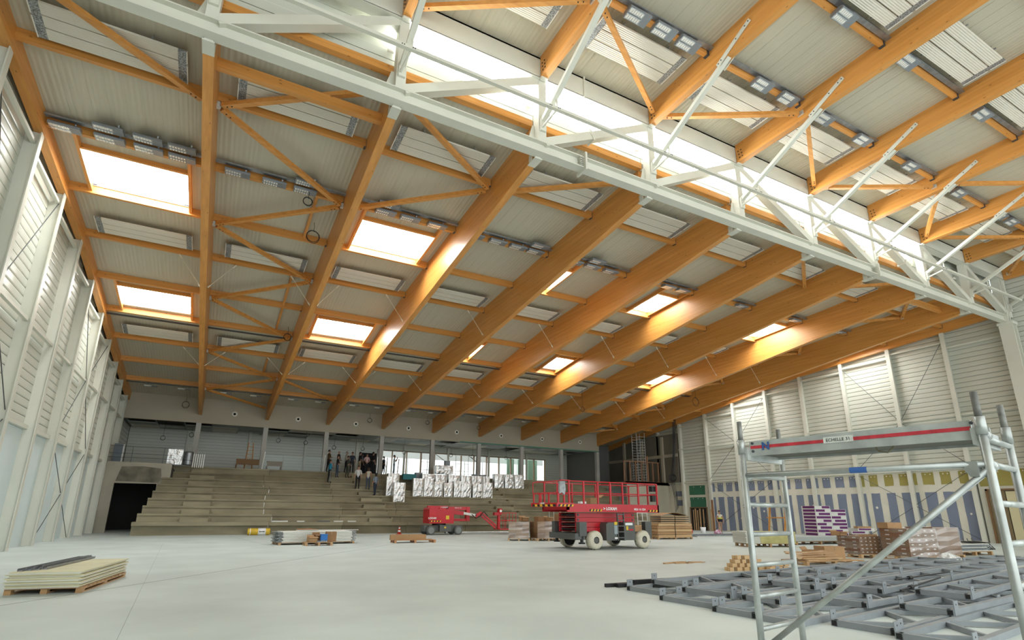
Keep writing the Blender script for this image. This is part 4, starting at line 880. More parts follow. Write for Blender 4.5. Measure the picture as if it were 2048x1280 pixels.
obj('jib', MB().bar((2.3, -.3, 1.18), (2.75, -.3, 1.42), .14, .2).bar((2.8, -.3, 1.42), (3.9, -.3, .55), .12, .10).bar((2.75, -.3, 1.22), (3.85, -.3, .40), .12, .10), RP, bl)
obj('hose', MB().path([(2.0, -.42, 1.3), (2.3, -.45, 1.05), (2.6, -.45, 1.2), (2.9, -.42, 1.5), (3.2, -.42, 1.2)], .03), DARK, bl)
obj('basket', MB().box(4.0, -.7, .3, 5.3, .3, .36).box(4.05, -.35, .36, 4.2, -.15, 1.6), RP, bl)
obj('control_stand', MB().box(3.75, -.4, 1.25, 4.1, -.1, 1.45).box(4.1, -.42, 1.3, 4.3, -.12, 1.72), RP, bl); obj('mirror', MB().cyl((4.2, -.44, 1.55), (4.2, -.42, 1.55), .09, 10), WHITE, bl)
for x in (4.4, 4.75, 5.0, 5.28):
    for y in (-.68, .28): obj('basket_post', MB().cyl((x, y, .36), (x, y, 1.42), .02, 5), RP, bl)
for z in (.9, 1.42):
    for y in (-.68, .28): obj('basket_rail', MB().cyl((4.1, y, z), (5.28, y, z), .02, 5), RP, bl)
text('LOXAM', .16, WHITE, bl, (-.9, -.61, 1.05), (RX, 0, 0), bold=.005); text('> LOXAM', .12, WHITE, bl, (.1, -.13, 1.75), (RX, 0, 0), bold=.004); text('0826 16 1224', .09, WHITE, bl, (1.1, -.13, 1.72), (RX, 0, 0), bold=.002)
obj('decal', MB().box(.05, -.606, .98, .28, -.6, 1.22), YEL, bl); obj('decal', MB().box(-.05, -.626, .42, .08, -.62, .52), YEL, bl)
for i in range(8): obj('hazard_stripe', MB().prism([(-1.1+.1*i, .82), (-1.0+.1*i, .82), (-.97+.1*i, .9), (-1.07+.1*i, .9)], 'y', -.606, -.6), HAZ if i % 2 else DARK, bl)
t = thing('steel_tube', 'long pale steel tube on the floor between the boom lift and wrapped pallets', 'tube', (17.0, 37.2, 0)); obj('tube', MB().cyl((-2.2, 0, .06), (3.0, 0, .06), .055, 8), ALU, t); obj('end_cap', MB().cyl((-2.24, 0, .06), (-2.18, 0, .06), .06, 8), DARK, t)
# ---------------------------------------------------------------- scaffold tower near the camera
SCF = mat('worn_galvanised_tube', (.44, .46, .44), .40, .6, var=.20, scale=(5, 5, 5), detail=8)
sc = thing('mobile_scaffold', 'worn aluminium scaffold tower with a platform in the right foreground', 'scaffold', (4.15, 3.34, 0))
DR = Vector((.985, .1728, 0)).normalized(); DL = Vector((.1728, -.985, 0)).normalized()
LW, LL = .72, 1.69
def P_(a, b_, z): return DR*a+DL*b_+Vector((0, 0, z))
for b_ in (0, LL):
    for a in (0, LW):
        o = obj('stile', MB().cyl(P_(a, b_, .12), P_(a, b_, 2.12), .027, 12), SCF, sc, smooth=True)
        obj('spigot', MB().cyl(P_(a, b_, 2.1), P_(a, b_, 2.31), .021, 10), mat('dull_spigot', (.20, .20, .18), .6, .5, var=.3, scale=(12, 12, 12)), o, smooth=True)
        obj('collar', MB().cyl(P_(a, b_, 2.02), P_(a, b_, 2.14), .032, 10), SCF, o, smooth=True)
        obj('castor', MB().cyl(P_(a-.03, b_, .06), P_(a+.03, b_, .06), .06, 14), DARK, sc, smooth=True)
    for i in range(7):
        z = .33+.25*i; obj('rung', MB().cyl(P_(.02, b_, z), P_(LW-.02, b_, z), .021, 10), SCF, sc, smooth=True)
    obj('rung', MB().cyl(P_(.02, b_, 2.0), P_(LW-.02, b_, 2.0), .021, 10), SCF, sc, smooth=True)
obj('side_rail', MB().cyl(P_(0, .02, 1.83), P_(0, LL-.02, 1.83), .022, 12), SCF, sc, smooth=True)
obj('side_rail', MB().cyl(P_(0, LL, 1.80), P_(.0, .0, .42), .022, 12), SCF, sc, smooth=True)
obj('clamp', MB().prism([(0, .03), (.05, .03), (.08, .08), (.06, .13), (0, .13)], 'x', -.03, .03), SCF, sc).location = P_(0, LL-.05, 1.72)
for z in (1.82, 2.02):
    for b_ in (0, LL): obj('coupler', MB().cyl(P_(.0, b_, z), P_(.09, b_, z), .036, 10), SCF, sc, smooth=True)
pl = thing('scaffold_platform', 'aluminium platform plank with a red stripe lying across the scaffold', 'platform', (4.15, 3.34, 2.02))
def slab(a0, a1, b0, b1, z0, z1):
    c = [P_(a0, b0, z0), P_(a1, b0, z0), P_(a1, b1, z0), P_(a0, b1, z0), P_(a0, b0, z1), P_(a1, b0, z1), P_(a1, b1, z1), P_(a0, b1, z1)]
    return MB().add(c, [(0, 3, 2, 1), (4, 5, 6, 7), (0, 1, 5, 4), (1, 2, 6, 5), (2, 3, 7, 6), (3, 0, 4, 7)])
SB = mat('scuffed_aluminium', (.46, .48, .46), .42, .35, var=.15, scale=(7, 7, 7), detail=8)
obj('side_beam', slab(.05, .075, .05, LL-.06, -.02, .11), SB, pl); obj('side_beam', slab(.56, .585, .05, LL-.06, -.02, .11), SB, pl)
obj('deck_board', slab(.075, .56, .06, LL-.07, .07, .10), mat('grey_deck_ply', (.16, .155, .13), .8, var=.15, scale=(5, 5, 5)), pl)
obj('underside', slab(.075, .56, .06, LL-.07, .0, .03), mat('shade_toned_underside', (.115, .11, .085), .7, 0, var=.1), pl)  # sheet colour darkened to carry the shade under the platform
obj('red_stripe', slab(.046, .05, .06, LL-.065, .042, .068), mat('red_tape', (.50, .035, .05), .5, var=.2, scale=(14, 14, 14)), pl)
obj('name_sticker', slab(.044, .05, .68, .90, .035, .085), mat('white_sticker', (.62, .63, .58), .6, var=.15, scale=(20, 20, 20)), pl)
az = math.atan2(DL.y, DL.x)
text('ECHELLE 31', .035, DARK, pl, P_(.042, .79, .058), (RX, 0, az), ext=.0005); text('N', .09, mat('blue_letter', (.03, .10, .28), .6), pl, P_(.042, .20, .055), (RX, 0, az), ext=.0005, bold=.004)
for b_ in (.06, LL-.075):
    for z in (.02, .09): obj('rivet', MB().cyl(P_(.05, b_+.02, z), P_(.04, b_+.02, z), .012, 8), SHOE, pl)
obj('end_hook', slab(.0, .62, .02, .05, -.06, .05), SB, pl); obj('end_hook', slab(.0, .62, LL-.06, LL-.03, -.06, .05), SB, pl)
obj('strap', MB().path([P_(.1, 1.02, -.0), P_(.1, 1.04, -.05), P_(.1, 1.10, -.065), P_(.1, 1.14, -.03), P_(.1, 1.15, 0)], .006), mat('olive_strap', (.16, .14, .08), .8), pl)
t = tag(obj('blue_sticker', MB().cyl(P_(0, .86, 1.83)+Vector((4.15, 3.34, 0)), P_(0, .98, 1.83)+Vector((4.15, 3.34, 0)), .0228, 12), mat('blue_label', (.04, .12, .36), .5)), 'blue paper sticker around the scaffold side rail', 'sticker')
t.parent = sc; t.location = -Vector((4.15, 3.34, 0)); del t['category'], t['label']

# ---------------------------------------------------------------- goods on the floor
def pallet(t, x0, x1, y0, y1, m=PALLET, h=.13, top=True):
    """planks and blocks of a pallet as parts of thing t, local coordinates"""
    n = max(3, int((y1-y0)/.2))
    p = thing_part = obj('pallet', MB().box(x0, y0, h-.022, x1, y0+.1, h).box(x0, y1-.1, h-.022, x1, y1, h), m, t)
    for i in range(n-2 if top else 0):
        y = y0+.1+(y1-y0-.2)*(i+.5)/max(1, n-2); obj('plank', MB().box(x0, y-.045, h-.022, x1, y+.045, h), m, p)
    for i in range(3):
        x = x0+(x1-x0)*i/2-(.1 if i == 2 else .05 if i == 1 else 0)
        obj('bearer', MB().box(x, y0, h-.044, x+.1, y1, h-.022), m, p); obj('skid', MB().box(x, y0, 0, x+.1, y1, .02), m, p)
        for yy in (y0, (y0+y1)/2-.07, y1-.14): obj('block', MB().box(x, yy, .02, x+.1, yy+.14, h-.044), m, p)
    return p
rr = random.Random(21)
# pale boards with steel channels, left foreground
a = math.radians(-8)
t = thing('board_stack', 'stack of pale boards on a pallet in the left foreground', 'board stack', (-2.2, 14.55, 0), a)
pallet(t, -.6, .55, -1.35, 1.35, PALLET, .1)
PB = mat('pale_board', (.66, .62, .42), .8, var=.06, scale=(2, 2, 2)); PBE = mat('pale_board_white', (.68, .67, .60), .8, var=.05, scale=(2, 2, 2))
for i in range(14):
    dx, dy = rr.uniform(-.03, .03), rr.uniform(-.05, .05); obj('board', MB().box(-.58+dx, -1.42+dy, .10+i*.0205, .52+dx, 1.40+dy, .1185+i*.0205), PB if i % 3 else PBE, t)
t = thing('steel_channels', 'bundle of grey steel channels lying on the pale board stack', 'channel', (-2.2, 14.55, .388), a)
for i in range(4): obj('channel', MB().box(-.5+i*.085, -1.3+.1*i, .0, -.42+i*.085, 1.7-.12*(i % 2), .006).box(-.5+i*.085, -1.3+.1*i, 0, -.495+i*.085, 1.7-.12*(i % 2), .045+.01*i).box(-.425+i*.085, -1.3+.1*i, 0, -.42+i*.085, 1.7-.12*(i % 2), .045), GALV, t)
# insulation roll
t = thing('insulation_roll', 'yellow insulation roll with a white label at the foot of the grandstand', 'insulation', (2.85, 37.55, .2))
YI = mat('yellow_film', (.66, .43, .03), .4, var=.15, scale=(4, 4, 4)); obj('roll', MB().lathe([(.02, -.62), (.18, -.62), (.2, -.58), (.2, .58), (.18, .62), (.02, .62)], n=18, axis='x'), YI, t, smooth=True)
obj('label', MB().lathe([(.203, -.05), (.203, .38)], n=18, axis='x'), WHITE, t, smooth=True); text('isover', .13, DARK, t, (.16, -.206, .02), (RX, 0, 0), ext=.001, bold=.004)
obj('strap', MB().lathe([(.204, -.5), (.204, -.46)], n=18, axis='x'), WHITE, t)
# stacked heating panels
t = thing('panel_stack', 'stack of white radiant panels on a pallet in the middle of the floor', 'panel stack', (4.5, 27.6, 0), .12)
pallet(t, -1.7, 1.7, -.6, .6, PALLET, .1)
WPN = mat('white_panel', (.72, .72, .66), .5)
for i in range(7):
    z = .11+i*.066; dx = rr.uniform(-.04, .04)
    o = obj('panel', MB().box(-1.55+dx, -.62, z, 1.55+dx, .58, z+.052), WPN, t)
    for s in (-1, 1): obj('end_sheet', MB().box(min(s*1.55, s*1.76)+dx, -.6, z+.01, max(s*1.55, s*1.76)+dx, .56, z+.045), PERF, o)
obj('loose_bar', MB().box(-.9, -.2, .58, 2.0, -.1, .61), NODE, t)
t = thing('folded_sheet', 'brown folded sheet lying on the stack of white panels', 'cardboard', (4.2, 27.8, .58)); obj('sheet', MB().prism([(-.45, 0), (.45, 0), (.42, .05), (.1, .09), (-.2, .06), (-.45, .09)], 'y', -.3, .3), CARD2, t); obj('strip', MB().box(-.3, -.35, 0, -.1, -.3, .03), CARD2, t)
t = thing('small_pallet', 'small pallet carrying cartons in front of the white panel stack', 'pallet', (4.45, 26.1, 0), .0); pallet(t, -.6, .55, -.3, .5, PALLET, .15)
def carton(x, y, z, w_, d_, h_, lab, m=CARD, rz=0., flaps=False, tape=True):
    t = thing('carton', lab, 'box', (x, y, z), rz)
    if flaps:
        obj('body', MB().box(-w_/2, -d_/2, 0, w_/2, -d_/2+.02, h_).box(-w_/2, d_/2-.02, 0, w_/2, d_/2, h_).box(-w_/2, -d_/2, 0, -w_/2+.02, d_/2, h_).box(w_/2-.02, -d_/2, 0, w_/2, d_/2, h_).box(-w_/2, -d_/2, 0, w_/2, d_/2, .02), m, t)
        obj('flap', MB().bar((0, -d_/2, h_), (0, -d_/2-d_*.3, h_*.85), w_, .012, (0, 0, 1)), m, t); obj('flap', MB().bar((0, d_/2, h_), (0, d_/2+d_*.15, h_*1.3), w_, .012, (0, 0, 1)), m, t)
    else:
        obj('body', MB().box(-w_/2, -d_/2, 0, w_/2, d_/2, h_), m, t)
        if tape: obj('tape', MB().box(-.025, -d_/2-.002, h_*.7, .025, -d_/2, h_).box(-.025, -d_/2, h_, .025, d_/2, h_+.002), mat('brown_tape', (.30, .17, .08), .3), t)
    return t
carton(4.15, 26.0, .15, .38, .34, .22, 'small open carton on the small pallet, left of the blue box', CARD, .1, True)
carton(4.95, 26.15, .15, .42, .4, .42, 'taller brown carton on the small pallet, right of the blue box', CARD2, 0, False)
carton(4.4, 26.3, .15, .34, .3, .30, 'dark brown carton behind the small open one on the pallet', CARD2, .2, True)
t = thing('blue_box', 'bright blue box on the small pallet between the cartons', 'box', (4.62, 25.95, .22)); obj('body', MB().box(-.14, -.12, 0, .14, .12, .24), mat('bright_blue', (.01, .14, .45), .5), t); obj('lid', MB().box(-.15, -.13, .24, .15, .13, .26), mat('bright_blue', (.01, .14, .45)), t)
t = thing('pipe_clips', 'heap of grey metal clips on the small pallet under the blue box', 'clips', (4.55, 25.9, .15))
for i in range(8): obj('clip', MB().box(-.22+.055*i, -.08, 0, -.19+.055*i, .1, .05+.01*(i % 2)), GALV, t)
# long cartons on an orange pallet
t = thing('long_pallet', 'orange wooden pallet under the long cartons', 'pallet', (9.05, 27.0, 0), -.05); pallet(t, -1.0, 1.05, -.4, .45, wood('orange_pallet', 'x', (.50, .24, .09), (.36, .16, .06), False), .14)
for i, (x, y, z, L_) in enumerate(((8.75, 26.85, .14, 1.75), (8.85, 27.15, .14, 1.6), (8.15, 26.95, .36, .5))):
    if i < 2: carton(x, y, z, L_, .26, .24, ['long brown carton at the front of the orange pallet', 'long brown carton at the back of the orange pallet'][i], CARD, -.05)
t = thing('traffic_cone', 'red and white traffic cone behind the long cartons', 'cone', (11.3, 36.6, 0))
obj('base', MB().box(-.16, -.16, 0, .16, .16, .03), RP, t); obj('body', MB().cyl((0, 0, .03), (0, 0, .5), .12, 14, .03), mat('cone_red', (.60, .05, .03), .5), t, smooth=True)
for za, zb in ((.15, .25), (.35, .43)): f = lambda z: .12-.09*(z-.03)/.47+.003; obj('white_band', MB().cyl((0, 0, za), (0, 0, zb), f(za), 14, f(zb)), WHITE, t, smooth=True)
# wrapped pallets in the middle
WRAP = glass('stretch_wrap', (.93, .92, .91), .22)
for nd in WRAP.node_tree.nodes:
    if nd.type == 'BSDF_GLOSSY': nd.inputs['Roughness'].default_value = .25
def wrapped(x, y, rz, w_, d_, h_, nx, nz, lab, m=CARD, labels=False, grp='film wrapped pallets of cartons'):
    t = thing('wrapped_pallet', lab, 'pallet load', (x, y, 0), rz, grp); pallet(t, -w_/2-.05, w_/2+.05, -d_/2-.05, d_/2+.05, PALE, .13, False)
    ny = 2
    for i in range(nx):
        for k in range(nz):
            for j in range(ny):
                bw, bd, bh = w_/nx, d_/ny, (h_-.13)/nz
                b_ = obj('carton', MB().box(-w_/2+i*bw+.006, -d_/2+j*bd+.006, .13+k*bh+.003, -w_/2+(i+1)*bw-.006, -d_/2+(j+1)*bd-.006, .13+(k+1)*bh-.003), m if (i+j+k) % 3 else CARD2, t)
                if labels and j == 0: obj('white_label', MB().box(-w_/2+(i+.35)*bw, -d_/2+.002, .13+(k+.45)*bh, -w_/2+(i+.65)*bw, -d_/2+.006, .13+(k+.7)*bh), WHITE, b_)
                if labels and i == 0: obj('white_label', MB().box(-w_/2+.002, -d_/2+(j+.3)*bd, .13+(k+.45)*bh, -w_/2+.006, -d_/2+(j+.6)*bd, .13+(k+.7)*bh), WHITE, b_)
    e = .015; n = 6; P = []
    ring = [(-w_/2-e, -d_/2-e), (0, -d_/2-e-.02), (w_/2+e, -d_/2-e), (w_/2+e+.02, 0), (w_/2+e, d_/2+e), (0, d_/2+e+.02), (-w_/2-e, d_/2+e), (-w_/2-e-.02, 0)]
    m_ = len(ring)
    for k in range(n+1):
        for i, (a_, b_) in enumerate(ring): q = 1+.012*math.sin(k*2.3+i*1.7); P.append((a_*q, b_*q, .12+(h_-.1)*k/n))
    obj('film', MB().add(P, [(k*m_+i, k*m_+(i+1) % m_, (k+1)*m_+(i+1) % m_, (k+1)*m_+i) for k in range(n) for i in range(m_)]), WRAP, t)
wrapped(15.25, 27.4, -.5, 1.1, 1.2, .95, 3, 3, 'film wrapped carton pallet left of the red scissor lift, left one')
wrapped(16.5, 26.75, -.1, 1.3, 1.0, .98, 3, 3, 'film wrapped carton pallet left of the red scissor lift, middle one')
wrapped(18.3, 27.9, .0, 1.2, 1.0, 1.0, 3, 3, 'film wrapped carton pallet half hidden behind the red scissor lift')
for i, (x, y, w_, h_) in enumerate(((15.5, 27.3, .4, .22), (16.2, 26.8, .45, .25), (16.75, 26.7, .35, .22), (18.0, 27.7, .42, .4), (18.55, 27.9, .4, .42))):
    carton(x, y, 1.0, w_, .35, h_, 'loose carton on top of the wrapped pallets by the scissor lift, %s from the left' % ORD[i], CARD2 if i % 2 else CARD, .2*i, i % 2 == 0)
t = thing('white_cage', 'light wire frame standing on the wrapped pallet beside the lift', 'frame', (17.9, 27.6, 1.0))
for dx in (-.35, .45):
    for dy in (-.2, .3): obj('upright', MB().cyl((dx, dy, 0), (dx, dy, .55), .012, 5), NODE, t)
for dy in (-.2, .3): obj('rail', MB().cyl((-.35, dy, .55), (.45, dy, .55), .012, 5), NODE, t)
# stack of flat cartons right of the lift
t = thing('flat_pack_stack', 'tall stack of flat brown packs right of the scissor lift', 'pack stack', (25.1, 26.1, 0), -.06); pallet(t, -1.3, 1.35, -.55, .6, PALLET, .1)
for i in range(5): obj('flat_pack', MB().box(-1.28+rr.uniform(-.05, .05), -.55, .1+i*.165, 1.3+rr.uniform(-.05, .05), .58, .245+i*.165), CARD if i % 2 else PALE, t)
for i in range(7):
    for x0, x1 in ((-1.0, .05), (.12, 1.2)): obj('slat_bundle', MB().box(x0, -.5, .94+i*.06, x1, .5, .985+i*.06), mat('dark_slats', (.07, .055, .045), .7) if i % 2 else PALE, t)
obj('warped_sheet', MB().add([(-1.2+.24*i, y, 1.37+.16*math.sin(i*math.pi/10)**2) for y in (-.6, .62) for i in range(11)], [(i, i+1, i+12, i+11) for i in range(10)]), CARD, t)
obj('strap', MB().box(-.02, -.57, .1, .02, -.555, .93), DARK, t)
carton(22.6, 26.3, 0, 1.0, .9, .75, 'brown carton standing between the lift and the flat packs', CARD, .1)
t = thing('timber_plank', 'single pale plank lying across the carton by the flat packs', 'plank', (22.7, 26.2, .75), .05); obj('plank', MB().box(-1.0, -.1, 0, 1.0, .1, .05), PALE, t); obj('batten', MB().box(-.9, -.05, .05, -.7, .05, .08), PALE, t)
t = thing('white_crate_frame', 'white metal frame leaning behind the flat packs', 'frame', (24.4, 27.6, 0))
for x in (-.4, .0, .4): obj('upright', MB().cyl((x, 0, 0), (x, .1, 2.0), .03, 6), mat('white_frame_tube', (.75, .76, .74)), t)
for z in (.5, 1.0, 1.5, 2.0): obj('rail', MB().cyl((-.4, z*.05, z), (.4, z*.05, z), .025, 6), mat('white_frame_tube', (.75, .76, .74)), t)
# materials along the right wall
t = thing('stud_pile', 'grey steel studs lying on the floor before the back doorway', 'studs', (30.6, 27.6, 0), -.1)
for i in range(10): obj('stud', MB().box(-2.2+rr.uniform(-.5, .5), -.6+i*.13, .0+.05*(i % 3), 2.4+rr.uniform(-.4, .4), -.52+i*.13, .06+.05*(i % 3)), GALV if i % 3 else NODE, t)
t = thing('plaster_bag', 'white and pink plaster bag on the floor beside the worker', 'bag', (33.6, 29.9, 0)); obj('sack', MB().lathe([(.1, 0), (.28, .03), (.3, .12), (.22, .25), (.1, .34), (.02, .36)], n=12), mat('white_pink_bag', (.68, .62, .66), .6, col2=(.35, .03, .16), scale=(5, 5, 5)), t, smooth=True); obj('fold', MB().box(-.18, -.3, .0, .2, -.2, .08), mat('white_bag', (.7, .68, .68), .6), t)
t = thing('bag_pile', 'low pile of white bags at the feet of the worker', 'bag', (35.6, 29.6, 0)); [obj('sack', MB().lathe([(.05, 0), (.25, .02), (.27, .08), (.2, .14), (.05, .15)], (dx, dy, dz), 10), mat('white_bag', (.7, .68, .68)), t, smooth=True) for dx, dy, dz in ((0, 0, 0), (.5, .1, 0), (.25, .05, .13))]
for i, x in enumerate((33.2, 33.6)):
    t = thing('fuel_can', 'red canister on the floor before the back doorway, %s one' % ('left' if i == 0 else 'right'), 'canister', (x, 32.6, 0)); obj('body', MB().box(-.15, -.1, 0, .15, .1, .3), RP, t); obj('handle', MB().path([(-.1, 0, .3), (-.05, 0, .38), (.08, 0, .38), (.1, 0, .3)], .015), RP, t)
t = thing('white_bucket', 'white bucket with a brush by the back doorway', 'bucket', (35.0, 32.6, 0)); obj('pail', MB().lathe([(.02, .0), (.18, 0), (.22, .45), (.2, .45)], n=14), WHITE, t, smooth=True); obj('brush', MB().cyl((.1, 0, .4), (.5, 0, 1.3), .015, 5), DARK, t)
t = thing('upright_plank', 'tall orange plank leaning on the right wall behind the worker', 'plank', (39.8, 35.75, 0)); obj('plank', MB().bar((0, 0, 0), (.2, .2, 2.7), .05, .2, (0, 1, 0)), RED, t); obj('batten', MB().bar((-.05, .2, 0), (.12, .35, 1.9), .04, .08, (0, 1, 0)), PALE, t)
t = thing('timber_trestle', 'orange timber trestle frame leaning on the blue boards', 'trestle', (39.6, 29.4, 0)); [obj('leg', MB().bar((0, dy, 0), (.2, dy-.2, 2.2), .1, .1, (0, 1, 0)), WZ, t) for dy in (-.7, .7)]; [obj('cross_bar', MB().box(.05, -.8, z, .15, .8, z+.08), WX, t) for z in (1.2, 2.15)]
t = thing('insulation_stack', 'yellow insulation boards on a pallet behind the scaffold ladder', 'board stack', (23.9, 18.5, 0), -.35); pallet(t, -1.2, 1.2, -.55, .55, PALLET, .16)
IB = mat('yellow_insulation', (.52, .47, .20), .85, var=.12, scale=(3, 3, 3)); IW = mat('white_insulation', (.62, .62, .55), .85)
for i in range(9): obj('board', MB().box(-1.28+rr.uniform(-.03, .03), -.6, .16+i*.06, -.55, .6, .214+i*.06), IW, t); obj('board', MB().box(-.54, -.6, .16+i*.06, 1.28+rr.uniform(-.03, .03), .6, .214+i*.06), IB, t)
t = thing('grey_panel_stack', 'low stack of grey panels on pallets beside the purple boxes', 'panel stack', (28.6, 19.2, 0), -.1); pallet(t, -1.8, 1.8, -.6, .6, PALLET, .16)
for i in range(4): obj('panel', MB().box(-2.0+rr.uniform(-.05, .05), -.65, .17+i*.055, 2.0+rr.uniform(-.05, .05), .65, .22+i*.055), mat('grey_panel', (.40, .42, .40), .6), t)
# purple and white boxes
PUR_ = mat('purple_print', (.12, .012, .12), .6); PW = mat('white_carton', (.66, .65, .62), .7)
t = thing('box_pallet', 'pallet under the purple and white boxes', 'pallet', (31.6, 20.2, 0), -.3); pallet(t, -1.1, 1.1, -.6, .6, PALLET, .13)
n_ = 0
for k in range(10):
    for j in range(2):
        w_ = 1.05 if (k+j) % 2 else .95
        if k == 9 and j == 1: continue
        x = -1.02+j*1.0; n_ += 1
        o = thing('purple_box', 'white carton with purple bands in the tall stack, layer %s from the floor, %s one' % (ORD[k], 'left' if j == 0 else 'right'), 'box', (31.6+x*math.cos(-.3)+.0, 20.2+x*math.sin(-.3), .131+k*.186), -.3, 'purple and white cartons')
        obj('body', MB().box(0, -.55, 0, .985, .55, .18), PW, o)
        pa = [(.03, .62), (.45, .96), (.03, .96), (.2, .93)][(k+2*j) % 4]
        obj('purple_band', MB().box(pa[0], -.553, .045, pa[1], -.55, .17), PUR_, o); obj('purple_band', MB().box(-.003 if j == 0 else .0, -.5, .045, 0 if j == 0 else .001, .45, .17), PUR_, o)
for i, (x, y, z) in enumerate(((33.3, 19.2, .62), (33.0, 19.4, .45))):
    t = thing('purple_box', ['white and purple carton on the mixed goods right of the tall stack', 'lower white and purple carton in the mixed goods pile'][i], 'box', (x, y, z), -.4); obj('body', MB().box(-.5, -.4, 0, .5, .4, .16), PW, t); obj('purple_band', MB().box(-.45, -.403, .05, .3, -.4, .14), PUR_, t)
carton(33.2, 19.3, 0, 1.4, 1.0, .45, 'dark carton at the bottom of the mixed goods pile', CARD2, -.3, False, False); carton(33.1, 19.0, .78, .9, .3, .1, 'flat orange carton on top of the mixed goods pile', CARD, -.3)
# loose timber and cartons
t = thing('broken_pallet', 'pallet heaped with loose planks behind the scaffold', 'pallet', (17.2, 11.5, 0), -.15); pallet(t, -.9, 1.5, -.5, .5, PALLET, .12)
for i in range(11): z = .14+.04*(i//2); a_ = rr.uniform(-.35, .35); obj('loose_plank', MB().bar((-.95+rr.uniform(0, .2), -.4+.08*i, z), (.65+rr.uniform(-.2, .2), -.4+.08*i+a_, z+rr.uniform(-.02, .06)), .09, .03), PALLET if i % 3 else PALE, t)
carton(19.7, 12.6, 0, .75, .6, .42, 'brown carton on the floor behind the heap of planks', CARD, -.4); carton(18.6, 12.5, 0, .6, .5, .32, 'open carton with white lining beside the brown carton', CARD, .3, True)
wrapped(21.6, 12.6, -.25, 1.0, 1.0, .75, 5, 5, 'low wrapped pallet of small labelled cartons, leftmost at the right wall group', CARD2, True)
wrapped(22.2, 11.2, -.25, 1.25, 1.1, 1.05, 4, 6, 'tall wrapped pallet of labelled brown cartons behind the scaffold brace', CARD2, True)
wrapped(24.2, 11.35, -.25, 1.2, 1.1, 1.08, 1, 1, 'tall wrapped pallet of one large plain brown carton near the door', CARD2)
carton(21.9, 11.6, 1.05, .6, .45, .2, 'brown carton lying on top of the labelled wrapped pallet', CARD, -.3); carton(20.9, 12.9, .76, .5, .35, .14, 'small orange carton on the low labelled pallet', CARD, .1, True)
t = thing('torn_film', 'heap of torn clear film on the floor between the wrapped pallets', 'film', (23.0, 10.45, 0), 0)
P = []; n = 12
for j in range(6):
    for i in range(n): P.append((-.8+1.7*i/(n-1), -.3+.6*j/5, .01+(.28*abs(math.sin(i*1.9+j*2.3))*math.sin(math.pi*j/5)*math.sin(math.pi*i/(n-1)))))
obj('crumple', MB().add(P, [(j*n+i, j*n+i+1, (j+1)*n+i+1, (j+1)*n+i) for j in range(5) for i in range(n-1)]), mat('clear_film_heap', (.72, .72, .70), .25, var=.2, scale=(9, 9, 9), bump=1.), t); obj('tail', MB().add([(.8, -.1, .01), (1.6, -.2, .01), (1.6, .1, .02), (.8, .1, .1)], [(0, 1, 2, 3)]), mat('clear_film_heap', (.7, .7, .7)), t)
t = thing('dark_goods_pallet', 'pallet of black trunking and grey trays by the right door', 'pallet load', (27.0, 11.7, 0), -.1); pallet(t, -1.1, 1.1, -.5, .5, PALLET, .15)
for i in range(5): obj('tray', MB().box(-1.2+.1*(i % 2), -.5, .16+i*.06, 1.1-.15*(i % 3), .5, .2+i*.06), GREYBOX if i % 2 else NODE, t)
for i in range(5): obj('cable', MB().path([(-.9+.3*i, -.3, .5), (-.6+.3*i, -.1, .62), (-.2+.3*i, .1, .5), (.3+.25*i, -.3, .45), (.9+.1*i, -.5, .2)], .02), DARK, t)
# offcuts
for i, (x, y, a_, L_) in enumerate(((12.5, 13.25, .2, .5), (12.9, 13.2, -.1, .6), (13.3, 13.1, .3, .4), (13.55, 13.3, -.3, .45), (13.0, 13.4, .1, .5))):
    t = thing('wood_offcut', 'splintered wood offcut lying on the open floor, %s from the left' % ORD[i], 'offcut', (x, y, 0), a_, 'wood offcuts on the floor'); obj('stick', MB().box(0, 0, 0, L_, .09, .035), PALLET, t); obj('splinter', MB().prism([(L_, 0), (L_+.12, .02), (L_, .05)], 'z', .005, .03), PALLET, t)
k = 0
for lay in range(4):
    for i in range(6-lay):
        x = 12.65+i*.23+lay*.11; y = 10.95-.05*i
        t = thing('timber_block', 'pale timber block in the heap behind the ladder, %s layer, %s along' % (ORD[lay], ORD[i]), 'block', (x, y, lay*.098), rr.uniform(-.05, .05), 'pale timber blocks'); k += 1
        obj('block', MB().box(0, 0, 0, .2, .09, .095), PALE, t); obj('block', MB().box(0, .1, 0, .2, .19, .095), PALE, t)
        if (i+lay) % 3 == 0: obj('dark_band', MB().box(.16, -.002, 0, .185, .0, .095), DARK, t)
for i, (x, y, a_) in enumerate(((13.75, 10.75, .05), (13.7, 10.5, -.03), (13.9, 10.6, .0))):
    t = thing('timber_block', ['longer pale timber piece at the right of the block heap, lower', 'longer pale timber piece at the right of the block heap, front', 'longer pale timber piece at the right of the block heap, upper'][i], 'block', (x, y, .1 if i == 2 else 0), a_); obj('block', MB().box(0, 0, 0, .75, .12, .1), PALE, t); obj('dark_band', MB().box(.5, -.002, 0, .54, .122, .101), DARK, t)
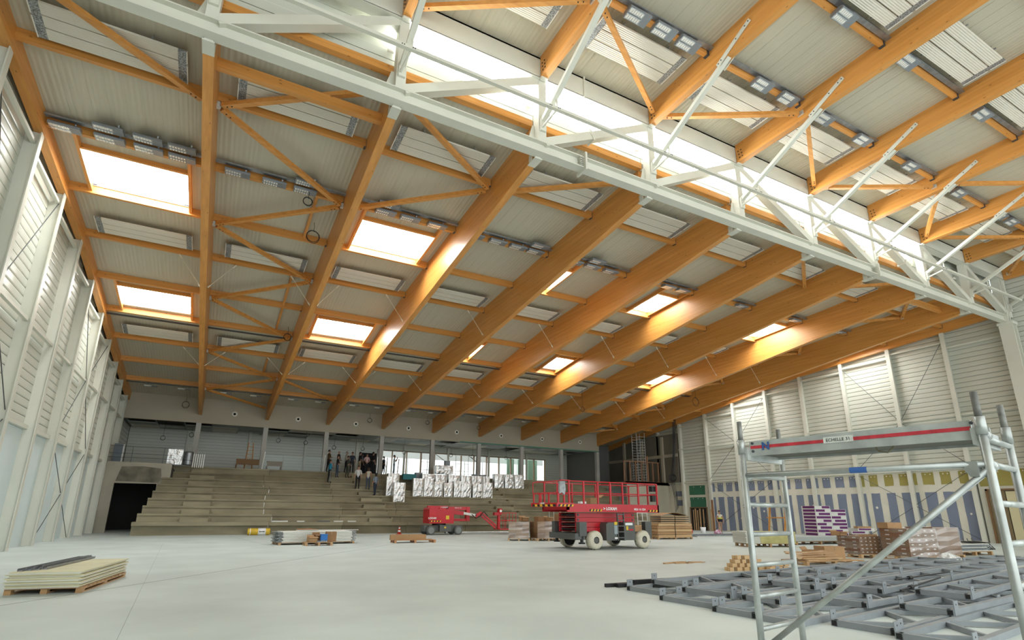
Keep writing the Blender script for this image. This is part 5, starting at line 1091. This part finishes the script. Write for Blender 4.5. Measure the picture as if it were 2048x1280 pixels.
# ---------------------------------------------------------------- steel frames on the floor
SF = mat('primed_grey_steel', (.26, .28, .295), .5, .1, var=.08, scale=(3, 3, 3)); CAP = mat('black_tube_end', (.01, .01, .01), .6)
def frame(x, y, z, rz, L_, W_, n, lab, s=.085):
    t = thing('lattice_frame', lab, 'steel frame', (x, y, z), rz, 'grey lattice frames')
    for yy in (0, W_):
        obj('chord', MB().box(0, yy-s/2, 0, L_, yy+s/2, s), SF, t); obj('tube_end', MB().box(-.004, yy-s*.38, s*.12, .0, yy+s*.38, s*.88), CAP, t)
    for i in range(n):
        a_, b_ = L_*i/n, L_*(i+1)/n; ya, yb = (0, W_) if i % 2 else (W_, 0)
        obj('web', MB().bar((a_+.05, ya, s/2), (b_-.02, yb, s/2), s*.6, s*.7), SF, t)
    for xx in (0.0, L_-.06): obj('end_member', MB().box(xx, 0, 0, xx+.06, W_, s), SF, t)
    for xx, yy in ((.02, -s/2-.012), (.02, W_+s/2), (L_*.45, -s/2-.012)):
        p = obj('gusset', MB().box(xx, yy, -.0, xx+.16, yy+.012, .2), SF, t); obj('hole', MB().cyl((xx+.08, yy-.002, .15), (xx+.08, yy+.014, .15), .012, 6), CAP, p)
FL = [(7.75, 8.05, 0, .12, 9.5, 1.12, 12), (7.45, 6.80, 0, .12, 10, 1.12, 12), (7.35, 6.0, 0, .12, 9.0, .68, 12), (7.35, 5.32, 0, .12, 10.5, .55, 14), (8.0, 4.40, 0, .12, 9.0, .74, 11), (7.9, 3.55, 0, .12, 8.5, .7, 11),
      (8.4, 8.25, .088, .10, 10.0, .95, 13), (8.1, 7.1, .088, .10, 9.0, .95, 12), (8.3, 6.3, .088, .10, 10.0, .6, 14), (9.3, 5.5, .088, .10, 8.5, .62, 12), (9.8, 4.55, .088, .10, 8.5, .62, 11),
      (10.5, 5.9, .176, .15, 8.0, .75, 11), (11.5, 7.75, .176, .15, 8.5, .8, 12), (9.9, 6.75, .176, .15, 9.0, .8, 12), (11.2, 4.9, .176, .15, 7.5, .7, 10), (17.6, 9.2, 0, .06, 9.0, .7, 12), (17.9, 8.2, 0, .06, 9.0, .8, 12)]
for i, (x, y, z, a_, L_, W_, n) in enumerate(FL):
    frame(x, y, z, a_, L_, W_, n, 'grey steel lattice frame in the %s layer on the floor, %s from the back' % ('bottom' if z == 0 else 'second' if z < .15 else 'top', ORD[sorted([f[1] for f in FL if f[2] == z], reverse=True).index(y)]))
for i, (y, z, L_, r_) in enumerate(((9.75, .035, 9.5, .035), (9.62, .035, 11, .04), (9.5, .035, 10.5, .035), (9.56, .10, 9.0, .035), (9.2, .035, 6.5, .035))):
    t = thing('dark_tube', 'long dark steel tube at the back edge of the frames, %s' % ['hindmost', 'thickest of the lower ones', 'third from the back', 'resting on top', 'nearest the frames'][i], 'tube', (7.5+.2*i, y, z)); 
    obj('tube', MB().box(0, -r_, -r_, L_, r_, r_), mat('dark_steel_tube', (.035, .036, .038), .45, .5), t); obj('tube_end', MB().box(-.003, -r_*.7, -r_*.7, 0, r_*.7, r_*.7), CAP, t); t.rotation_euler = (0, 0, -.02)
for i, (x, y, a_) in enumerate(((10.2, 5.4, .25), (11.8, 6.3, .12), (9.5, 7.5, .02))):
    t = thing('turnbuckle_rod', 'thin black rod with a coupling lying on the frames, %s' % ['front one', 'right one', 'rear one'][i], 'rod', (x, y, [.31, .31, .2][i]), a_); obj('rod', MB().cyl((0, 0, 0), (3.0, 0, 0), .015, 6), DARK, t); obj('coupling', MB().cyl((.6, 0, 0), (.75, 0, 0), .035, 8), DARK, t)
